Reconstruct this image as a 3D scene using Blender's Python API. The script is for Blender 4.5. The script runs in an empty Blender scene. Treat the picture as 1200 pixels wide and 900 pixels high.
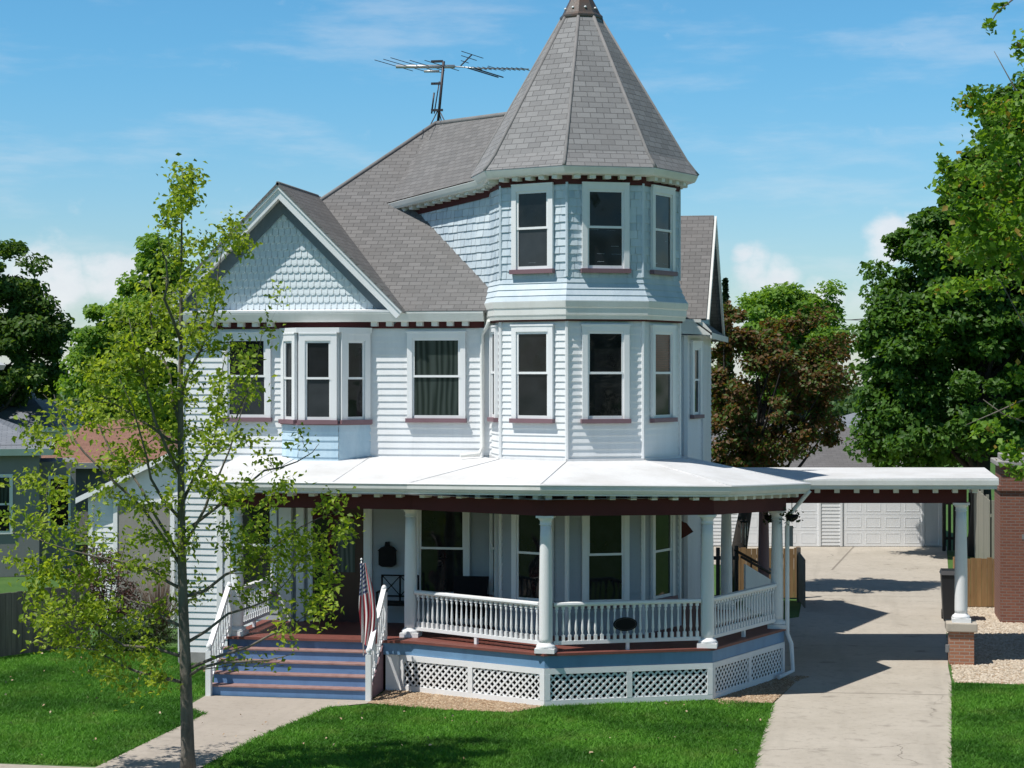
import bpy, math, random
import numpy as np
from mathutils import Vector, Matrix
random.seed(7); rng = np.random.default_rng(7)
scene = bpy.context.scene
COL = scene.collection
PI = math.pi

# ------------------------------------------------------------------ camera model
FPX, YAW, HZ, HORIZ = 2200., math.radians(10), 6.0, 435.
RX, RY = math.cos(YAW), math.sin(YAW)
FX, FY = -math.sin(YAW), math.cos(YAW)
CX, CY = 5.26, -37.31

def W(px, py, d):
    """survey point: picture position and distance -> place in the world"""
    u = (px - 600) / FPX * d; v = (HORIZ - py) / FPX * d
    return Vector((CX + u * RX + d * FX, CY + u * RY + d * FY, HZ + v))
def G(px, py, z=0.0):
    """survey point on a level surface"""
    d = (z - HZ) * FPX / (HORIZ - py)
    return W(px, py, d)

# ------------------------------------------------------------------ mesh builder
class MB:
    def __init__(s): s.v = []; s.f = []; s.sm = []
    def face(s, pts, smooth=False):
        n = len(s.v); s.v += [tuple(p) for p in pts]; s.f.append(list(range(n, n + len(pts)))); s.sm.append(smooth)
    def box(s, x0, x1, y0, y1, z0, z1, M=None):
        c = [(x0,y0,z0),(x1,y0,z0),(x1,y1,z0),(x0,y1,z0),(x0,y0,z1),(x1,y0,z1),(x1,y1,z1),(x0,y1,z1)]
        if M is not None: c = [M(*p) for p in c]
        n = len(s.v); s.v += [tuple(p) for p in c]
        for q in ((0,3,2,1),(4,5,6,7),(0,1,5,4),(1,2,6,5),(2,3,7,6),(3,0,4,7)):
            s.f.append([n + i for i in q]); s.sm.append(False)
    def prism(s, poly, z0, z1):
        n = len(s.v); k = len(poly)
        s.v += [(p[0], p[1], z0) for p in poly] + [(p[0], p[1], z1) for p in poly]
        s.f.append([n + i for i in range(k - 1, -1, -1)]); s.sm.append(False)
        s.f.append([n + k + i for i in range(k)]); s.sm.append(False)
        for i in range(k):
            j = (i + 1) % k
            s.f.append([n + i, n + j, n + k + j, n + k + i]); s.sm.append(False)
    def slab(s, pts, t):
        """flat polygon pts (3d, seen counter-clockwise from outside) with thickness t inwards"""
        P = [Vector(p) for p in pts]
        nrm = Vector((0,0,0))
        for i in range(len(P)): nrm += P[i].cross(P[(i+1) % len(P)])
        nrm.normalize()
        Q = [p - nrm * t for p in P]
        s.face(P); s.face(Q[::-1])
        for i in range(len(P)):
            j = (i+1) % len(P); s.face([P[i], Q[i], Q[j], P[j]])
    def tube(s, pts, rad, n=8, cap=True, smooth=True):
        pts = [Vector(p) for p in pts]
        if not hasattr(rad, '__len__'): rad = [rad] * len(pts)
        base = len(s.v); prev = None
        for i, p in enumerate(pts):
            t = (pts[min(i+1, len(pts)-1)] - pts[max(i-1, 0)]).normalized()
            if prev is None:
                a = Vector((0,0,1)) if abs(t.z) < .9 else Vector((1,0,0))
                u = t.cross(a).normalized()
            else:
                u = (prev - t * prev.dot(t)).normalized()
            prev = u; w = t.cross(u)
            for k in range(n):
                g = 2 * PI * k / n
                s.v.append(tuple(p + (u * math.cos(g) + w * math.sin(g)) * rad[i]))
        for i in range(len(pts) - 1):
            for k in range(n):
                a = base + i*n + k; b = base + i*n + (k+1) % n
                s.f.append([a, b, b + n, a + n]); s.sm.append(smooth)
        if cap:
            s.f.append([base + k for k in range(n-1, -1, -1)]); s.sm.append(False)
            e = base + (len(pts)-1) * n
            s.f.append([e + k for k in range(n)]); s.sm.append(False)
    def lathe(s, prof, c=(0,0,0), n=16, smooth=True):
        base = len(s.v)
        for (r, z) in prof:
            for k in range(n):
                g = 2*PI*k/n; s.v.append((c[0] + r*math.cos(g), c[1] + r*math.sin(g), c[2] + z))
        for i in range(len(prof)-1):
            for k in range(n):
                a = base+i*n+k; b = base+i*n+(k+1) % n
                s.f.append([a, b, b+n, a+n]); s.sm.append(smooth)
        s.f.append([base+k for k in range(n-1,-1,-1)]); s.sm.append(False)
        e = base+(len(prof)-1)*n
        s.f.append([e+k for k in range(n)]); s.sm.append(False)
    def profile(s, pts, prof, zs=None, closed=False, cap=True):
        """sweep a section [(outward offset, z)] along the plan polyline pts; outward is to the right of travel"""
        n = len(pts); P = [Vector((p[0], p[1])) for p in pts]
        if zs is None: zs = [0.] * n
        nor = []
        segs = n if closed else n - 1
        sn = []
        for i in range(segs):
            t = (P[(i+1) % n] - P[i]).normalized(); sn.append(Vector((t.y, -t.x)))
        for i in range(n):
            if closed: a, b = sn[i-1], sn[i]
            else: a, b = sn[max(i-1,0)], sn[min(i, segs-1)]
            m = (a + b); m.normalize(); nor.append(m / max(.3, m.dot(b)))
        base = len(s.v); k = len(prof)
        for i in range(n):
            for (o, z) in prof:
                q = P[i] + nor[i] * o; s.v.append((q.x, q.y, z + zs[i]))
        for i in range(segs):
            j = (i+1) % n
            for m in range(k):
                m2 = (m+1) % k
                s.f.append([base+i*k+m, base+j*k+m, base+j*k+m2, base+i*k+m2]); s.sm.append(False)
        if cap and not closed:
            s.f.append([base+m for m in range(k)]); s.sm.append(False)
            s.f.append([base+(n-1)*k+m for m in range(k-1,-1,-1)]); s.sm.append(False)
    def siding(s, p0, p1, z0, z1, expo=.13, dep=.023, lim=None, shake=False):
        """lapped boards between plan points p0 -> p1 (outward to the right); lim(z) -> (u0,u1) in metres along the wall"""
        a = Vector((p0[0], p0[1])); b = Vector((p1[0], p1[1])); L = (b-a).length; t = (b-a)/L; nn = Vector((t.y, -t.x))
        k = 0
        def pt(u, o, z): q = a + t*u + nn*o; return (q.x, q.y, z)
        n = max(1, round((z1-z0)/expo)); e = (z1-z0)/n
        for k in range(n):
            za = z0+k*e; zb = za+e
            ua = lim(za) if lim else (0, L); ub = lim(zb) if lim else (0, L)
            if ua[1]-ua[0] < .02: continue
            if shake:      # separate wooden shingles of random width
                u = ua[0]
                while u < ua[1]-.01:
                    w_ = min(random.uniform(.11,.24), ua[1]-u); w_ = ua[1]-u if ua[1]-u-w_ < .06 else w_
                    d_ = dep*random.uniform(.8,1.2); zl = za+random.uniform(-.006,.004); g_ = .003
                    s.face([pt(u+g_,d_,zl), pt(u+w_-g_,d_,zl), pt(u+w_-g_,.004,zb), pt(u+g_,.004,zb)])
                    q = len(s.v)-4; s.v += [pt(u+g_,0,zl), pt(u+w_-g_,0,zl)]; s.f.append([q+4,q+5,q+1,q]); s.sm.append(False)
                    u += w_
                continue
            s.face([pt(ua[0],dep,za), pt(ua[1],dep,za), pt(ub[1],.002,zb), pt(ub[0],.002,zb)])
            s.face([pt(ua[0],0,za), pt(ua[1],0,za), pt(ua[1],dep,za), pt(ua[0],dep,za)])
    def build(s, name, mat, parent=None, origin=None, bevel=0):
        V = np.array(s.v, dtype=float)
        if origin is None:
            lo, hi = V.min(0), V.max(0); origin = ((lo[0]+hi[0])/2, (lo[1]+hi[1])/2, lo[2])
        origin = Vector(origin)
        me = bpy.data.meshes.new(name)
        me.from_pydata([(v[0]-origin.x, v[1]-origin.y, v[2]-origin.z) for v in s.v], [], s.f)
        me.polygons.foreach_set('use_smooth', s.sm)
        uvl = me.uv_layers.new(name='UVMap')
        uv = np.zeros((len(me.loops), 2))
        for p, f in zip(me.polygons, s.f):
            q = p.normal
            if abs(q.z) > .999: u = Vector((1,0,0)); w = Vector((0,1,0))
            else: u = Vector((-q.y, q.x, 0)).normalized(); w = q.cross(u)
            for li, vi in zip(p.loop_indices, f):
                v = s.v[vi]
                uv[li] = (u.x*v[0]+u.y*v[1]+u.z*v[2], w.x*v[0]+w.y*v[1]+w.z*v[2])
        uvl.data.foreach_set('uv', uv.ravel())
        if mat: me.materials.append(mat)
        return link(name, me, parent, origin, bevel)

def wloc(o):
    v = Vector((0,0,0))
    while o is not None: v += o.location; o = o.parent
    return v
def link(name, me, parent, origin, bevel=0):
    o = bpy.data.objects.new(name, me); COL.objects.link(o)
    if parent is not None:
        o.parent = parent; o.location = Vector(origin) - wloc(parent)
    else: o.location = origin
    if bevel:
        m = o.modifiers.new('bevel', 'BEVEL'); m.width = bevel; m.segments = 2; m.limit_method = 'ANGLE'
    return o
def tag(o, label=None, cat=None, group=None, kind=None):
    if label: o['label'] = label
    if cat: o['category'] = cat
    if group: o['group'] = group
    if kind: o['kind'] = kind
    return o
def thing(name, loc, label, cat, group=None):
    o = bpy.data.objects.new(name, None); COL.objects.link(o); o.location = loc; o.empty_display_size = .2
    return tag(o, label, cat, group)
def copy_tree(o, parent=None):
    c = o.copy(); COL.objects.link(c)
    if parent is not None: c.parent = parent
    for ch in list(o.children): copy_tree(ch, c)
    return c
def frame(pL, pR, out=0.0):
    """map (u along wall, v outwards, z) -> world"""
    a = Vector((pL[0], pL[1])); t = (Vector((pR[0], pR[1])) - a).normalized(); n = Vector((t.y, -t.x))
    def M(u, v, z): q = a + t*u + n*(v+out); return (q.x, q.y, z)
    return M

# ------------------------------------------------------------------ materials
def newmat(name):
    m = bpy.data.materials.new(name); m.use_nodes = True; nt = m.node_tree; nt.nodes.clear()
    out = nt.nodes.new('ShaderNodeOutputMaterial'); b = nt.nodes.new('ShaderNodeBsdfPrincipled')
    nt.links.new(b.outputs[0], out.inputs[0])
    return m, nt, b
def node(nt, t, **k):
    n = nt.nodes.new('ShaderNode' + t)
    for a, b in k.items():
        if a.startswith('i_'):
            n.inputs[a[2:].replace('_', ' ')].default_value = b
        else: setattr(n, a, b)
    return n
def mixc(nt, fac, a, b, mode='MIX'):
    n = nt.nodes.new('ShaderNodeMix'); n.data_type = 'RGBA'; n.blend_type = mode
    for i, v in ((0, fac), (6, a), (7, b)):
        if hasattr(v, 'links'): nt.links.new(v, n.inputs[i])
        else: n.inputs[i].default_value = v if i == 0 else (*v, 1)
    return n.outputs[2]
def ramp(nt, src, lo, hi):
    n = nt.nodes.new('ShaderNodeMapRange'); n.inputs[1].default_value = lo; n.inputs[2].default_value = hi
    nt.links.new(src, n.inputs[0]); return n.outputs[0]
def coords(nt, kind='Object', scale=(1,1,1)):
    t = nt.nodes.new('ShaderNodeTexCoord'); m = nt.nodes.new('ShaderNodeMapping'); m.inputs['Scale'].default_value = scale
    nt.links.new(t.outputs[kind], m.inputs[0]); return m.outputs[0]
def wcoords(nt, scale=(1,1,1)):
    t = nt.nodes.new('ShaderNodeNewGeometry'); m = nt.nodes.new('ShaderNodeMapping'); m.inputs['Scale'].default_value = scale
    nt.links.new(t.outputs['Position'], m.inputs[0]); return m.outputs[0]
def noise(nt, vec, scale, detail=4, rough=.6):
    n = node(nt, 'TexNoise'); n.inputs['Scale'].default_value = scale; n.inputs['Detail'].default_value = detail; n.inputs['Roughness'].default_value = rough
    nt.links.new(vec, n.inputs['Vector']); return n.outputs['Fac']
def bump(nt, b, h, strength=.3, dist=.01):
    n = node(nt, 'Bump'); n.inputs['Strength'].default_value = strength; n.inputs['Distance'].default_value = dist
    nt.links.new(h, n.inputs['Height']); nt.links.new(n.outputs[0], b.inputs['Normal'])
def paint(name, col, dirt=None, amount=.35, rough=.55, streak=True, scale=1.5, bmp=.08):
    """painted surface: slow stains and fine wear in the paint itself"""
    m, nt, b = newmat(name)
    dirt = dirt or tuple(c*.72 for c in col)
    v = wcoords(nt, (1,1,.25) if streak else (1,1,1))
    n1 = noise(nt, v, scale, 5, .65); n2 = noise(nt, wcoords(nt), 18, 3)
    f = nt.nodes.new('ShaderNodeMath'); f.operation = 'MULTIPLY'; f.inputs[1].default_value = amount
    nt.links.new(ramp(nt, n1, .42, .75), f.inputs[0])
    c = mixc(nt, f.outputs[0], col, dirt)
    g = nt.nodes.new('ShaderNodeMath'); g.operation = 'MULTIPLY'; g.inputs[1].default_value = amount*.35
    nt.links.new(ramp(nt, n2, .5, .8), g.inputs[0])
    c = mixc(nt, g.outputs[0], c, dirt)
    n3 = noise(nt, wcoords(nt, (7,7,.5)), 1.0, 5, .7); h_ = nt.nodes.new('ShaderNodeMath'); h_.operation = 'MULTIPLY'; h_.inputs[1].default_value = amount*.5
    nt.links.new(ramp(nt, n3, .55, .85), h_.inputs[0]); c = mixc(nt, h_.outputs[0], c, tuple(x*.8 for x in dirt))
    nt.links.new(c, b.inputs['Base Color']); b.inputs['Roughness'].default_value = rough
    if bmp: bump(nt, b, n2, bmp, .01)
    return m
def brickmat(name, c1, c2, mort, w, h, msize, rough=.9, bstr=.6, var=.35, patch=None):
    m, nt, b = newmat(name)
    t = nt.nodes.new('ShaderNodeTexCoord')
    br = node(nt, 'TexBrick'); br.inputs['Scale'].default_value = 1
    br.inputs['Brick Width'].default_value = w; br.inputs['Row Height'].default_value = h; br.inputs['Mortar Size'].default_value = msize
    br.inputs['Mortar Smooth'].default_value = .2; br.inputs['Bias'].default_value = 0
    br.inputs['Color1'].default_value = (*c1, 1); br.inputs['Color2'].default_value = (*c2, 1); br.inputs['Mortar'].default_value = (*mort, 1)
    nt.links.new(t.outputs['UV'], br.inputs['Vector'])
    p = wcoords(nt); n1 = noise(nt, p, .7, 5, .7); n2 = noise(nt, p, 40, 2)
    c = mixc(nt, ramp(nt, n1, .3, .75), br.outputs['Color'], tuple(x*(1-var) for x in c1), 'MIX') if patch is None else mixc(nt, ramp(nt, n1, .45, .7), br.outputs['Color'], patch)
    mm = nt.nodes.new('ShaderNodeMix'); mm.data_type = 'RGBA'; mm.blend_type = 'MIX'; mm.inputs[0].default_value = .55
    nt.links.new(br.outputs['Color'], mm.inputs[6]); nt.links.new(c, mm.inputs[7])
    c2_ = mixc(nt, .35, mm.outputs[2], mixc(nt, n2, (.5,.5,.5), (1.3,1.3,1.3)), 'MULTIPLY')
    nt.links.new(c2_, b.inputs['Base Color']); b.inputs['Roughness'].default_value = rough
    inv = nt.nodes.new('ShaderNodeMath'); inv.operation = 'SUBTRACT'; inv.inputs[0].default_value = 1
    nt.links.new(br.outputs['Fac'], inv.inputs[1])
    bump(nt, b, inv.outputs[0], bstr, .008)
    return m
def leafmat(name, c1, c2, trans=.35, c3=None, p3=.15, rough=.5):
    m, nt, b = newmat(name)
    g = nt.nodes.new('ShaderNodeNewGeometry')
    r = g.outputs['Random Per Island']
    n1 = noise(nt, wcoords(nt), .9, 3)
    ad = nt.nodes.new('ShaderNodeMath'); ad.operation = 'ADD'; nt.links.new(r, ad.inputs[0]); nt.links.new(n1, ad.inputs[1])
    c = mixc(nt, ramp(nt, ad.outputs[0], .5, 1.5), c1, c2)
    if c3:
        gt = nt.nodes.new('ShaderNodeMath'); gt.operation = 'FRACT'
        ml = nt.nodes.new('ShaderNodeMath'); ml.operation = 'MULTIPLY'; ml.inputs[1].default_value = 7.3
        nt.links.new(r, ml.inputs[0]); nt.links.new(ml.outputs[0], gt.inputs[0])
        lt = nt.nodes.new('ShaderNodeMath'); lt.operation = 'LESS_THAN'; lt.inputs[1].default_value = p3
        nt.links.new(gt.outputs[0], lt.inputs[0])
        c = mixc(nt, lt.outputs[0], c, c3)
    nt.links.new(c, b.inputs['Base Color']); b.inputs['Roughness'].default_value = rough
    b.inputs['Specular IOR Level'].default_value = .3
    tr = nt.nodes.new('ShaderNodeBsdfTranslucent')
    tc = mixc(nt, 1.0, c, (1.5, 1.4, .5), 'MULTIPLY'); nt.links.new(tc, tr.inputs[0])
    mx = nt.nodes.new('ShaderNodeMixShader'); mx.inputs[0].default_value = trans
    nt.links.new(b.outputs[0], mx.inputs[1]); nt.links.new(tr.outputs[0], mx.inputs[2])
    out = [n for n in nt.nodes if n.type == 'OUTPUT_MATERIAL'][0]; nt.links.new(mx.outputs[0], out.inputs[0])
    return m
def woodmat(name, c1, c2, board=.14, rough=.85):
    m, nt, b = newmat(name)
    v = wcoords(nt, (6,6,.6)); n1 = noise(nt, v, 2.2, 6, .7)
    g = nt.nodes.new('ShaderNodeNewGeometry')
    n2 = noise(nt, wcoords(nt, (1/board*.9,1/board*.9,.02)), 1.0, 0)
    c = mixc(nt, ramp(nt, n1, .3, .7), c1, c2)
    c = mixc(nt, .45, c, mixc(nt, ramp(nt, n2, .3, .7), (.55,.55,.55), (1.35,1.3,1.25)), 'MULTIPLY')
    nt.links.new(c, b.inputs['Base Color']); b.inputs['Roughness'].default_value = rough; bump(nt, b, n1, .3, .01)
    return m
def plain(name, col, rough=.5, metal=0, spec=.5, nz=.15):
    m, nt, b = newmat(name)
    n1 = noise(nt, wcoords(nt), 9, 4)
    c = mixc(nt, ramp(nt, n1, .3, .7), col, tuple(x*(1-nz) for x in col))
    nt.links.new(c, b.inputs['Base Color']); b.inputs['Roughness'].default_value = rough; b.inputs['Metallic'].default_value = metal
    b.inputs['Specular IOR Level'].default_value = spec
    return m
def glassmat(name, c1, c2, kind='plain', rough=.03):
    """window pane: dark room, or blind, curtain or insect screen behind the glass"""
    m, nt, b = newmat(name)
    if kind == 'curtain':
        w = node(nt, 'TexWave'); w.inputs['Scale'].default_value = 2.6; w.inputs['Distortion'].default_value = 7; w.bands_direction = 'X'
        nt.links.new(coords(nt, 'UV', (1,.15,1)), w.inputs['Vector']); f = w.outputs['Fac']
    elif kind == 'blind':
        w = node(nt, 'TexWave'); w.inputs['Scale'].default_value = 9; w.bands_direction = 'Y'
        nt.links.new(coords(nt, 'UV'), w.inputs['Vector']); f = w.outputs['Fac']
    else: f = ramp(nt, noise(nt, coords(nt, 'UV'), 1.6, 3), .35, .7)
    nt.links.new(mixc(nt, f, c1, c2), b.inputs['Base Color'])
    b.inputs['Roughness'].default_value = rough; b.inputs['Specular IOR Level'].default_value = .32
    wav = noise(nt, wcoords(nt), 1.3, 1); bump(nt, b, wav, .5, .03)
    return m

M_SIDE = paint('white_vinyl_siding', (.765,.78,.79), (.60,.61,.61), .6, .5)
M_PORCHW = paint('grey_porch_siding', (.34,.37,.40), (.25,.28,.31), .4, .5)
M_SHAKE = paint('pale_blue_shingle', (.60,.675,.725), (.43,.53,.61), .85, .7, scale=2.5, bmp=.25)
def island_tone(m, lo, hi):
    nt = m.node_tree; b = [n for n in nt.nodes if n.type == 'BSDF_PRINCIPLED'][0]; l = b.inputs['Base Color'].links[0]; src = l.from_socket
    g = nt.nodes.new('ShaderNodeNewGeometry'); t = mixc(nt, g.outputs['Random Per Island'], lo, hi); nt.links.new(mixc(nt, 1.0, src, t, 'MULTIPLY'), b.inputs['Base Color'])
island_tone(M_SHAKE, (.82,.85,.88), (1.06,1.05,1.04))
M_BAYBLUE = paint('worn_blue_board', (.50,.64,.73), (.33,.50,.62), .9, .7, scale=3, bmp=.25)
M_SCALE = paint('blue_fish_scale', (.66,.725,.755), (.52,.60,.66), .6, .7, bmp=.2)
M_TRIM = paint('white_trim_paint', (.80,.81,.82), (.62,.62,.60), .35, .45)
M_GUT = paint('off_white_gutter', (.72,.725,.70), (.52,.52,.48), .5, .45)
M_MEMB = paint('white_roof_membrane', (.70,.705,.71), (.50,.49,.47), .6, .6, False, 1.1, .6)
M_MAR = paint('maroon_trim', (.075,.014,.016), (.05,.011,.012), .5, .85)
M_MAUVE = paint('mauve_sill', (.20,.115,.135), (.14,.08,.09), .5, .55)
M_SLATE = paint('slate_frieze', (.13,.165,.20), (.09,.12,.15), .4, .6)
M_BLUE = paint('blue_porch_paint', (.13,.245,.45), (.09,.165,.32), .6, .5, False, 3)
M_BLUEF = paint('blue_fascia_paint', (.155,.30,.48), (.10,.19,.33), .6, .5, True, 2)
M_TREAD = paint('worn_red_tread', (.33,.205,.185), (.20,.10,.09), .9, .7, False, 5, .2)
M_FLOOR = paint('red_porch_floor', (.19,.062,.047), (.12,.042,.034), .7, .55, False, 4)
M_ROOF = brickmat('grey_roof_shingle', (.195,.19,.188), (.145,.142,.141), (.085,.082,.081), .26, .125, .007, patch=(.165,.155,.15))
M_ROOFT = brickmat('grey_tower_shingle', (.275,.273,.275), (.205,.203,.206), (.11,.108,.11), .27, .125, .007, patch=(.24,.232,.23))
M_ROOFG = brickmat('grey_garage_shingle', (.17,.165,.17), (.14,.137,.14), (.09,.09,.09), .3, .14, .006)
M_ROOFR = brickmat('red_brown_shingle', (.30,.16,.115), (.24,.12,.09), (.14,.07,.05), .3, .14, .008)
M_ROOFB = brickmat('blue_grey_shingle', (.25,.27,.30), (.20,.22,.25), (.1,.11,.13), .3, .14, .008)
M_HIP = paint('hip_cap_shingle', (.22,.215,.213), (.15,.147,.145), .8, .9, False, 3, .4)
M_CAP = paint('dark_metal_cap', (.075,.066,.06), (.12,.06,.035), .8, .45, False, 6, .3)
M_FLASH = plain('pale_flashing', (.5,.5,.48), .5)
M_BRICK = brickmat('red_brick', (.25,.10,.065), (.185,.07,.05), (.22,.18,.155), .2, .07, .01, .9, .7, .3)
M_BRICKO = brickmat('orange_brick', (.42,.19,.11), (.31,.13,.075), (.38,.32,.27), .2, .07, .011, .9, .7, .3)
M_STONE = paint('grey_cap_stone', (.36,.35,.34), (.2,.2,.19), .6, .85, False, 4, .4)
M_DARKG = glassmat('dark_pane', (.006,.007,.008), (.018,.02,.022))
M_SCREEN = glassmat('screened_pane', (.046,.05,.055), (.03,.034,.038), rough=.2)
M_SCREEND = glassmat('dim_screened_pane', (.02,.022,.025), (.012,.013,.015), rough=.12)
M_CURT = glassmat('curtained_pane', (.018,.026,.025), (.05,.066,.062), 'curtain', .08)
M_BLIND = glassmat('red_blind_pane', (.11,.032,.022), (.055,.017,.012), 'blind', .15)
M_DOORR = paint('dark_red_door', (.055,.018,.016), (.035,.012,.011), .5, .35)
M_DOORG = glassmat('door_pane', (.12,.135,.14), (.05,.06,.065), 'curtain', .1)
M_BLACK = plain('black_metal', (.008,.008,.009), .6, 0, .15)
M_WICKER = plain('black_wicker', (.010,.010,.013), .8, 0, .15)
M_ALU = plain('aluminium', (.6,.6,.6), .4, .6)
M_ROD = plain('dark_rod', (.07,.06,.065), .5, .5)
M_CONC = None
M_TANW = woodmat('tan_fence_wood', (.34,.215,.10), (.24,.14,.06))
M_GREYW = woodmat('weathered_fence_wood', (.20,.18,.155), (.12,.105,.09))
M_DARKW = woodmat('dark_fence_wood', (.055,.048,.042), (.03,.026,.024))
M_PALEW = woodmat('pale_fence_wood', (.31,.30,.25), (.22,.21,.17))
M_BARK = paint('grey_brown_bark', (.17,.15,.125), (.07,.06,.052), .9, .95, True, 9, 1.0)
M_BARKL = paint('pale_bark', (.25,.22,.18), (.12,.10,.085), .9, .95, True, 9, .8)
M_BARKD = paint('dark_bark', (.035,.029,.025), (.02,.017,.015), .9, .95, True, 7, 1.0)
M_GREYH = paint('grey_house_siding', (.23,.23,.235), (.18,.18,.185), .4, .6)
M_WHITEH = paint('white_house_siding', (.72,.73,.73), (.56,.56,.55), .4, .55)
M_BIN = plain('black_plastic', (.018,.019,.022), .5)
M_GREYBOX = plain('grey_metal_box', (.2,.21,.22), .5)
M_REDCL = plain('dark_red_cloth', (.11,.025,.018), .8)
M_BEIGE = paint('beige_panel', (.27,.255,.235), (.19,.175,.16), .5, .6)

def concretemat(name, c1, c2, stain):
    m, nt, b = newmat(name); v = wcoords(nt)
    n1 = noise(nt, v, .5, 6, .7); n2 = noise(nt, v, 6, 5, .7); n3 = noise(nt, v, 45, 2)
    c = mixc(nt, ramp(nt, n1, .35, .7), c1, c2)
    c = mixc(nt, ramp(nt, n2, .52, .8), c, stain)
    c = mixc(nt, .3, c, mixc(nt, n3, (.6,.6,.6), (1.4,1.4,1.4)), 'MULTIPLY')
    wv = nt.nodes.new('ShaderNodeVectorMath'); wv.operation = 'MULTIPLY_ADD'; nz = node(nt, 'TexNoise'); nz.inputs['Scale'].default_value = 1.3; nz.inputs['Detail'].default_value = 5; nt.links.new(v, nz.inputs['Vector'])
    nt.links.new(nz.outputs['Color'], wv.inputs[0]); wv.inputs[1].default_value = (.9,.9,.9); nt.links.new(v, wv.inputs[2])
    vo = node(nt, 'TexVoronoi'); vo.feature = 'DISTANCE_TO_EDGE'; vo.inputs['Scale'].default_value = .22; nt.links.new(wv.outputs[0], vo.inputs['Vector'])
    ck0 = ramp(nt, vo.outputs['Distance'], .004, .0005); ckm = nt.nodes.new('ShaderNodeMath'); ckm.operation = 'MULTIPLY'; nt.links.new(ck0, ckm.inputs[0]); nt.links.new(ramp(nt, noise(nt, v, .35, 2), .5, .6), ckm.inputs[1]); ck = ckm.outputs[0]; c = mixc(nt, ck, c, tuple(x*.62 for x in stain))
    n4 = noise(nt, v, 1.7, 3, .5); c = mixc(nt, ramp(nt, n4, .62, .82), c, tuple(x*.72 for x in stain))
    n5 = noise(nt, wcoords(nt, (1.6,.12,1)), 1.0, 4, .6); c = mixc(nt, ramp(nt, n5, .55, .9), c, tuple(x*.8 for x in c2))
    nt.links.new(c, b.inputs['Base Color']); b.inputs['Roughness'].default_value = .9; bump(nt, b, n3, .25, .004)
    return m
M_CONC = concretemat('drive_concrete', (.47,.425,.36), (.39,.35,.29), (.29,.255,.21))
M_WALK = concretemat('walk_concrete', (.42,.37,.315), (.36,.315,.265), (.29,.25,.21))
def soilmat(name, cols, scale):
    m, nt, b = newmat(name); v = wcoords(nt)
    n1 = noise(nt, v, scale, 4, .7); n2 = noise(nt, v, .8, 3)
    vo = node(nt, 'TexVoronoi'); vo.inputs['Scale'].default_value = scale; nt.links.new(v, vo.inputs['Vector'])
    c = mixc(nt, ramp(nt, n1, .3, .7), cols[0], cols[1]); c = mixc(nt, ramp(nt, n2, .4, .7), c, cols[2])
    nt.links.new(c, b.inputs['Base Color']); b.inputs['Roughness'].default_value = .95; bump(nt, b, vo.outputs['Distance'], .6, .02)
    return m
M_GROUND = soilmat('lawn_soil', ((.05,.13,.017), (.04,.10,.014), (.065,.14,.022)), 12)
M_MULCH = soilmat('wood_chip', ((.42,.31,.20), (.26,.17,.10), (.36,.27,.18)), 25)
M_CHIP = None
M_STONES = None
def islandmat(name, cols, rough=.9):
    m, nt, b = newmat(name); g = nt.nodes.new('ShaderNodeNewGeometry'); cr = nt.nodes.new('ShaderNodeValToRGB')
    cr.color_ramp.interpolation = 'LINEAR'
    e = cr.color_ramp.elements; e[0].color = (*cols[0],1); e[1].color = (*cols[-1],1)
    for i, c in enumerate(cols[1:-1]): q = e.new((i+1)/(len(cols)-1)); q.color = (*c,1)
    nt.links.new(g.outputs['Random Per Island'], cr.inputs[0]); nt.links.new(cr.outputs[0], b.inputs['Base Color']); b.inputs['Roughness'].default_value = rough
    return m
M_STONES = islandmat('pale_gravel', ((.52,.44,.34), (.36,.30,.23), (.62,.55,.45), (.44,.35,.26)))
M_CHIP = islandmat('tan_chips', ((.46,.34,.22), (.25,.15,.08), (.55,.44,.31), (.34,.22,.13)))

# ------------------------------------------------------------------ leaves and trees
def rand_unit(n):
    v = rng.normal(size=(n,3)); return v / np.linalg.norm(v, axis=1)[:,None]
def leaf_object(name, P, size, mat, parent=None, up=.5, out=None, fold=.25, origin=None, hang=0., aspect=.62):
    """many small folded leaves at points P in one mesh"""
    n = len(P); P = np.asarray(P)
    nrm = rand_unit(n); nrm[:,2] = np.abs(nrm[:,2])*(1-up) + up
    if out is not None: nrm = nrm + out*.6
    nrm += rand_unit(n)*.35
    nrm /= np.linalg.norm(nrm, axis=1)[:,None]
    t = rand_unit(n); t[:,2] -= hang
    t -= nrm*(t*nrm).sum(1)[:,None]; t /= np.linalg.norm(t, axis=1)[:,None]
    w = np.cross(nrm, t)
    s = size*(.6+.8*rng.random(n))[:,None]
    a = P - t*s*.5; c = P + t*s*.5
    l = P - t*s*.08 + w*s*aspect*.5 + nrm*s*fold*.5; r = P - t*s*.08 - w*s*aspect*.5 + nrm*s*fold*.5
    V = np.stack([a, l, c, r], 1).reshape(-1,3)
    i = np.arange(n)*4
    F = np.stack([i, i+2, i+1, i, i+3, i+2], 1).reshape(-1,3)
    return raw(name, V, F, mat, parent, origin)
def raw(name, V, F, mat, parent=None, origin=None):
    if origin is None: origin = Vector((*V.mean(0)[:2], V[:,2].min()))
    V = V - np.array(origin)
    me = bpy.data.meshes.new(name); k = F.shape[1]
    me.vertices.add(len(V)); me.vertices.foreach_set('co', V.astype(np.float32).ravel())
    me.loops.add(F.size); me.loops.foreach_set('vertex_index', F.astype(np.int32).ravel())
    me.polygons.add(len(F)); me.polygons.foreach_set('loop_start', np.arange(0, F.size, k, dtype=np.int32))
    me.polygons.foreach_set('loop_total', np.full(len(F), k, dtype=np.int32))
    me.update(calc_edges=True); me.validate()
    me.materials.append(mat)
    return link(name, me, parent, origin)
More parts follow.
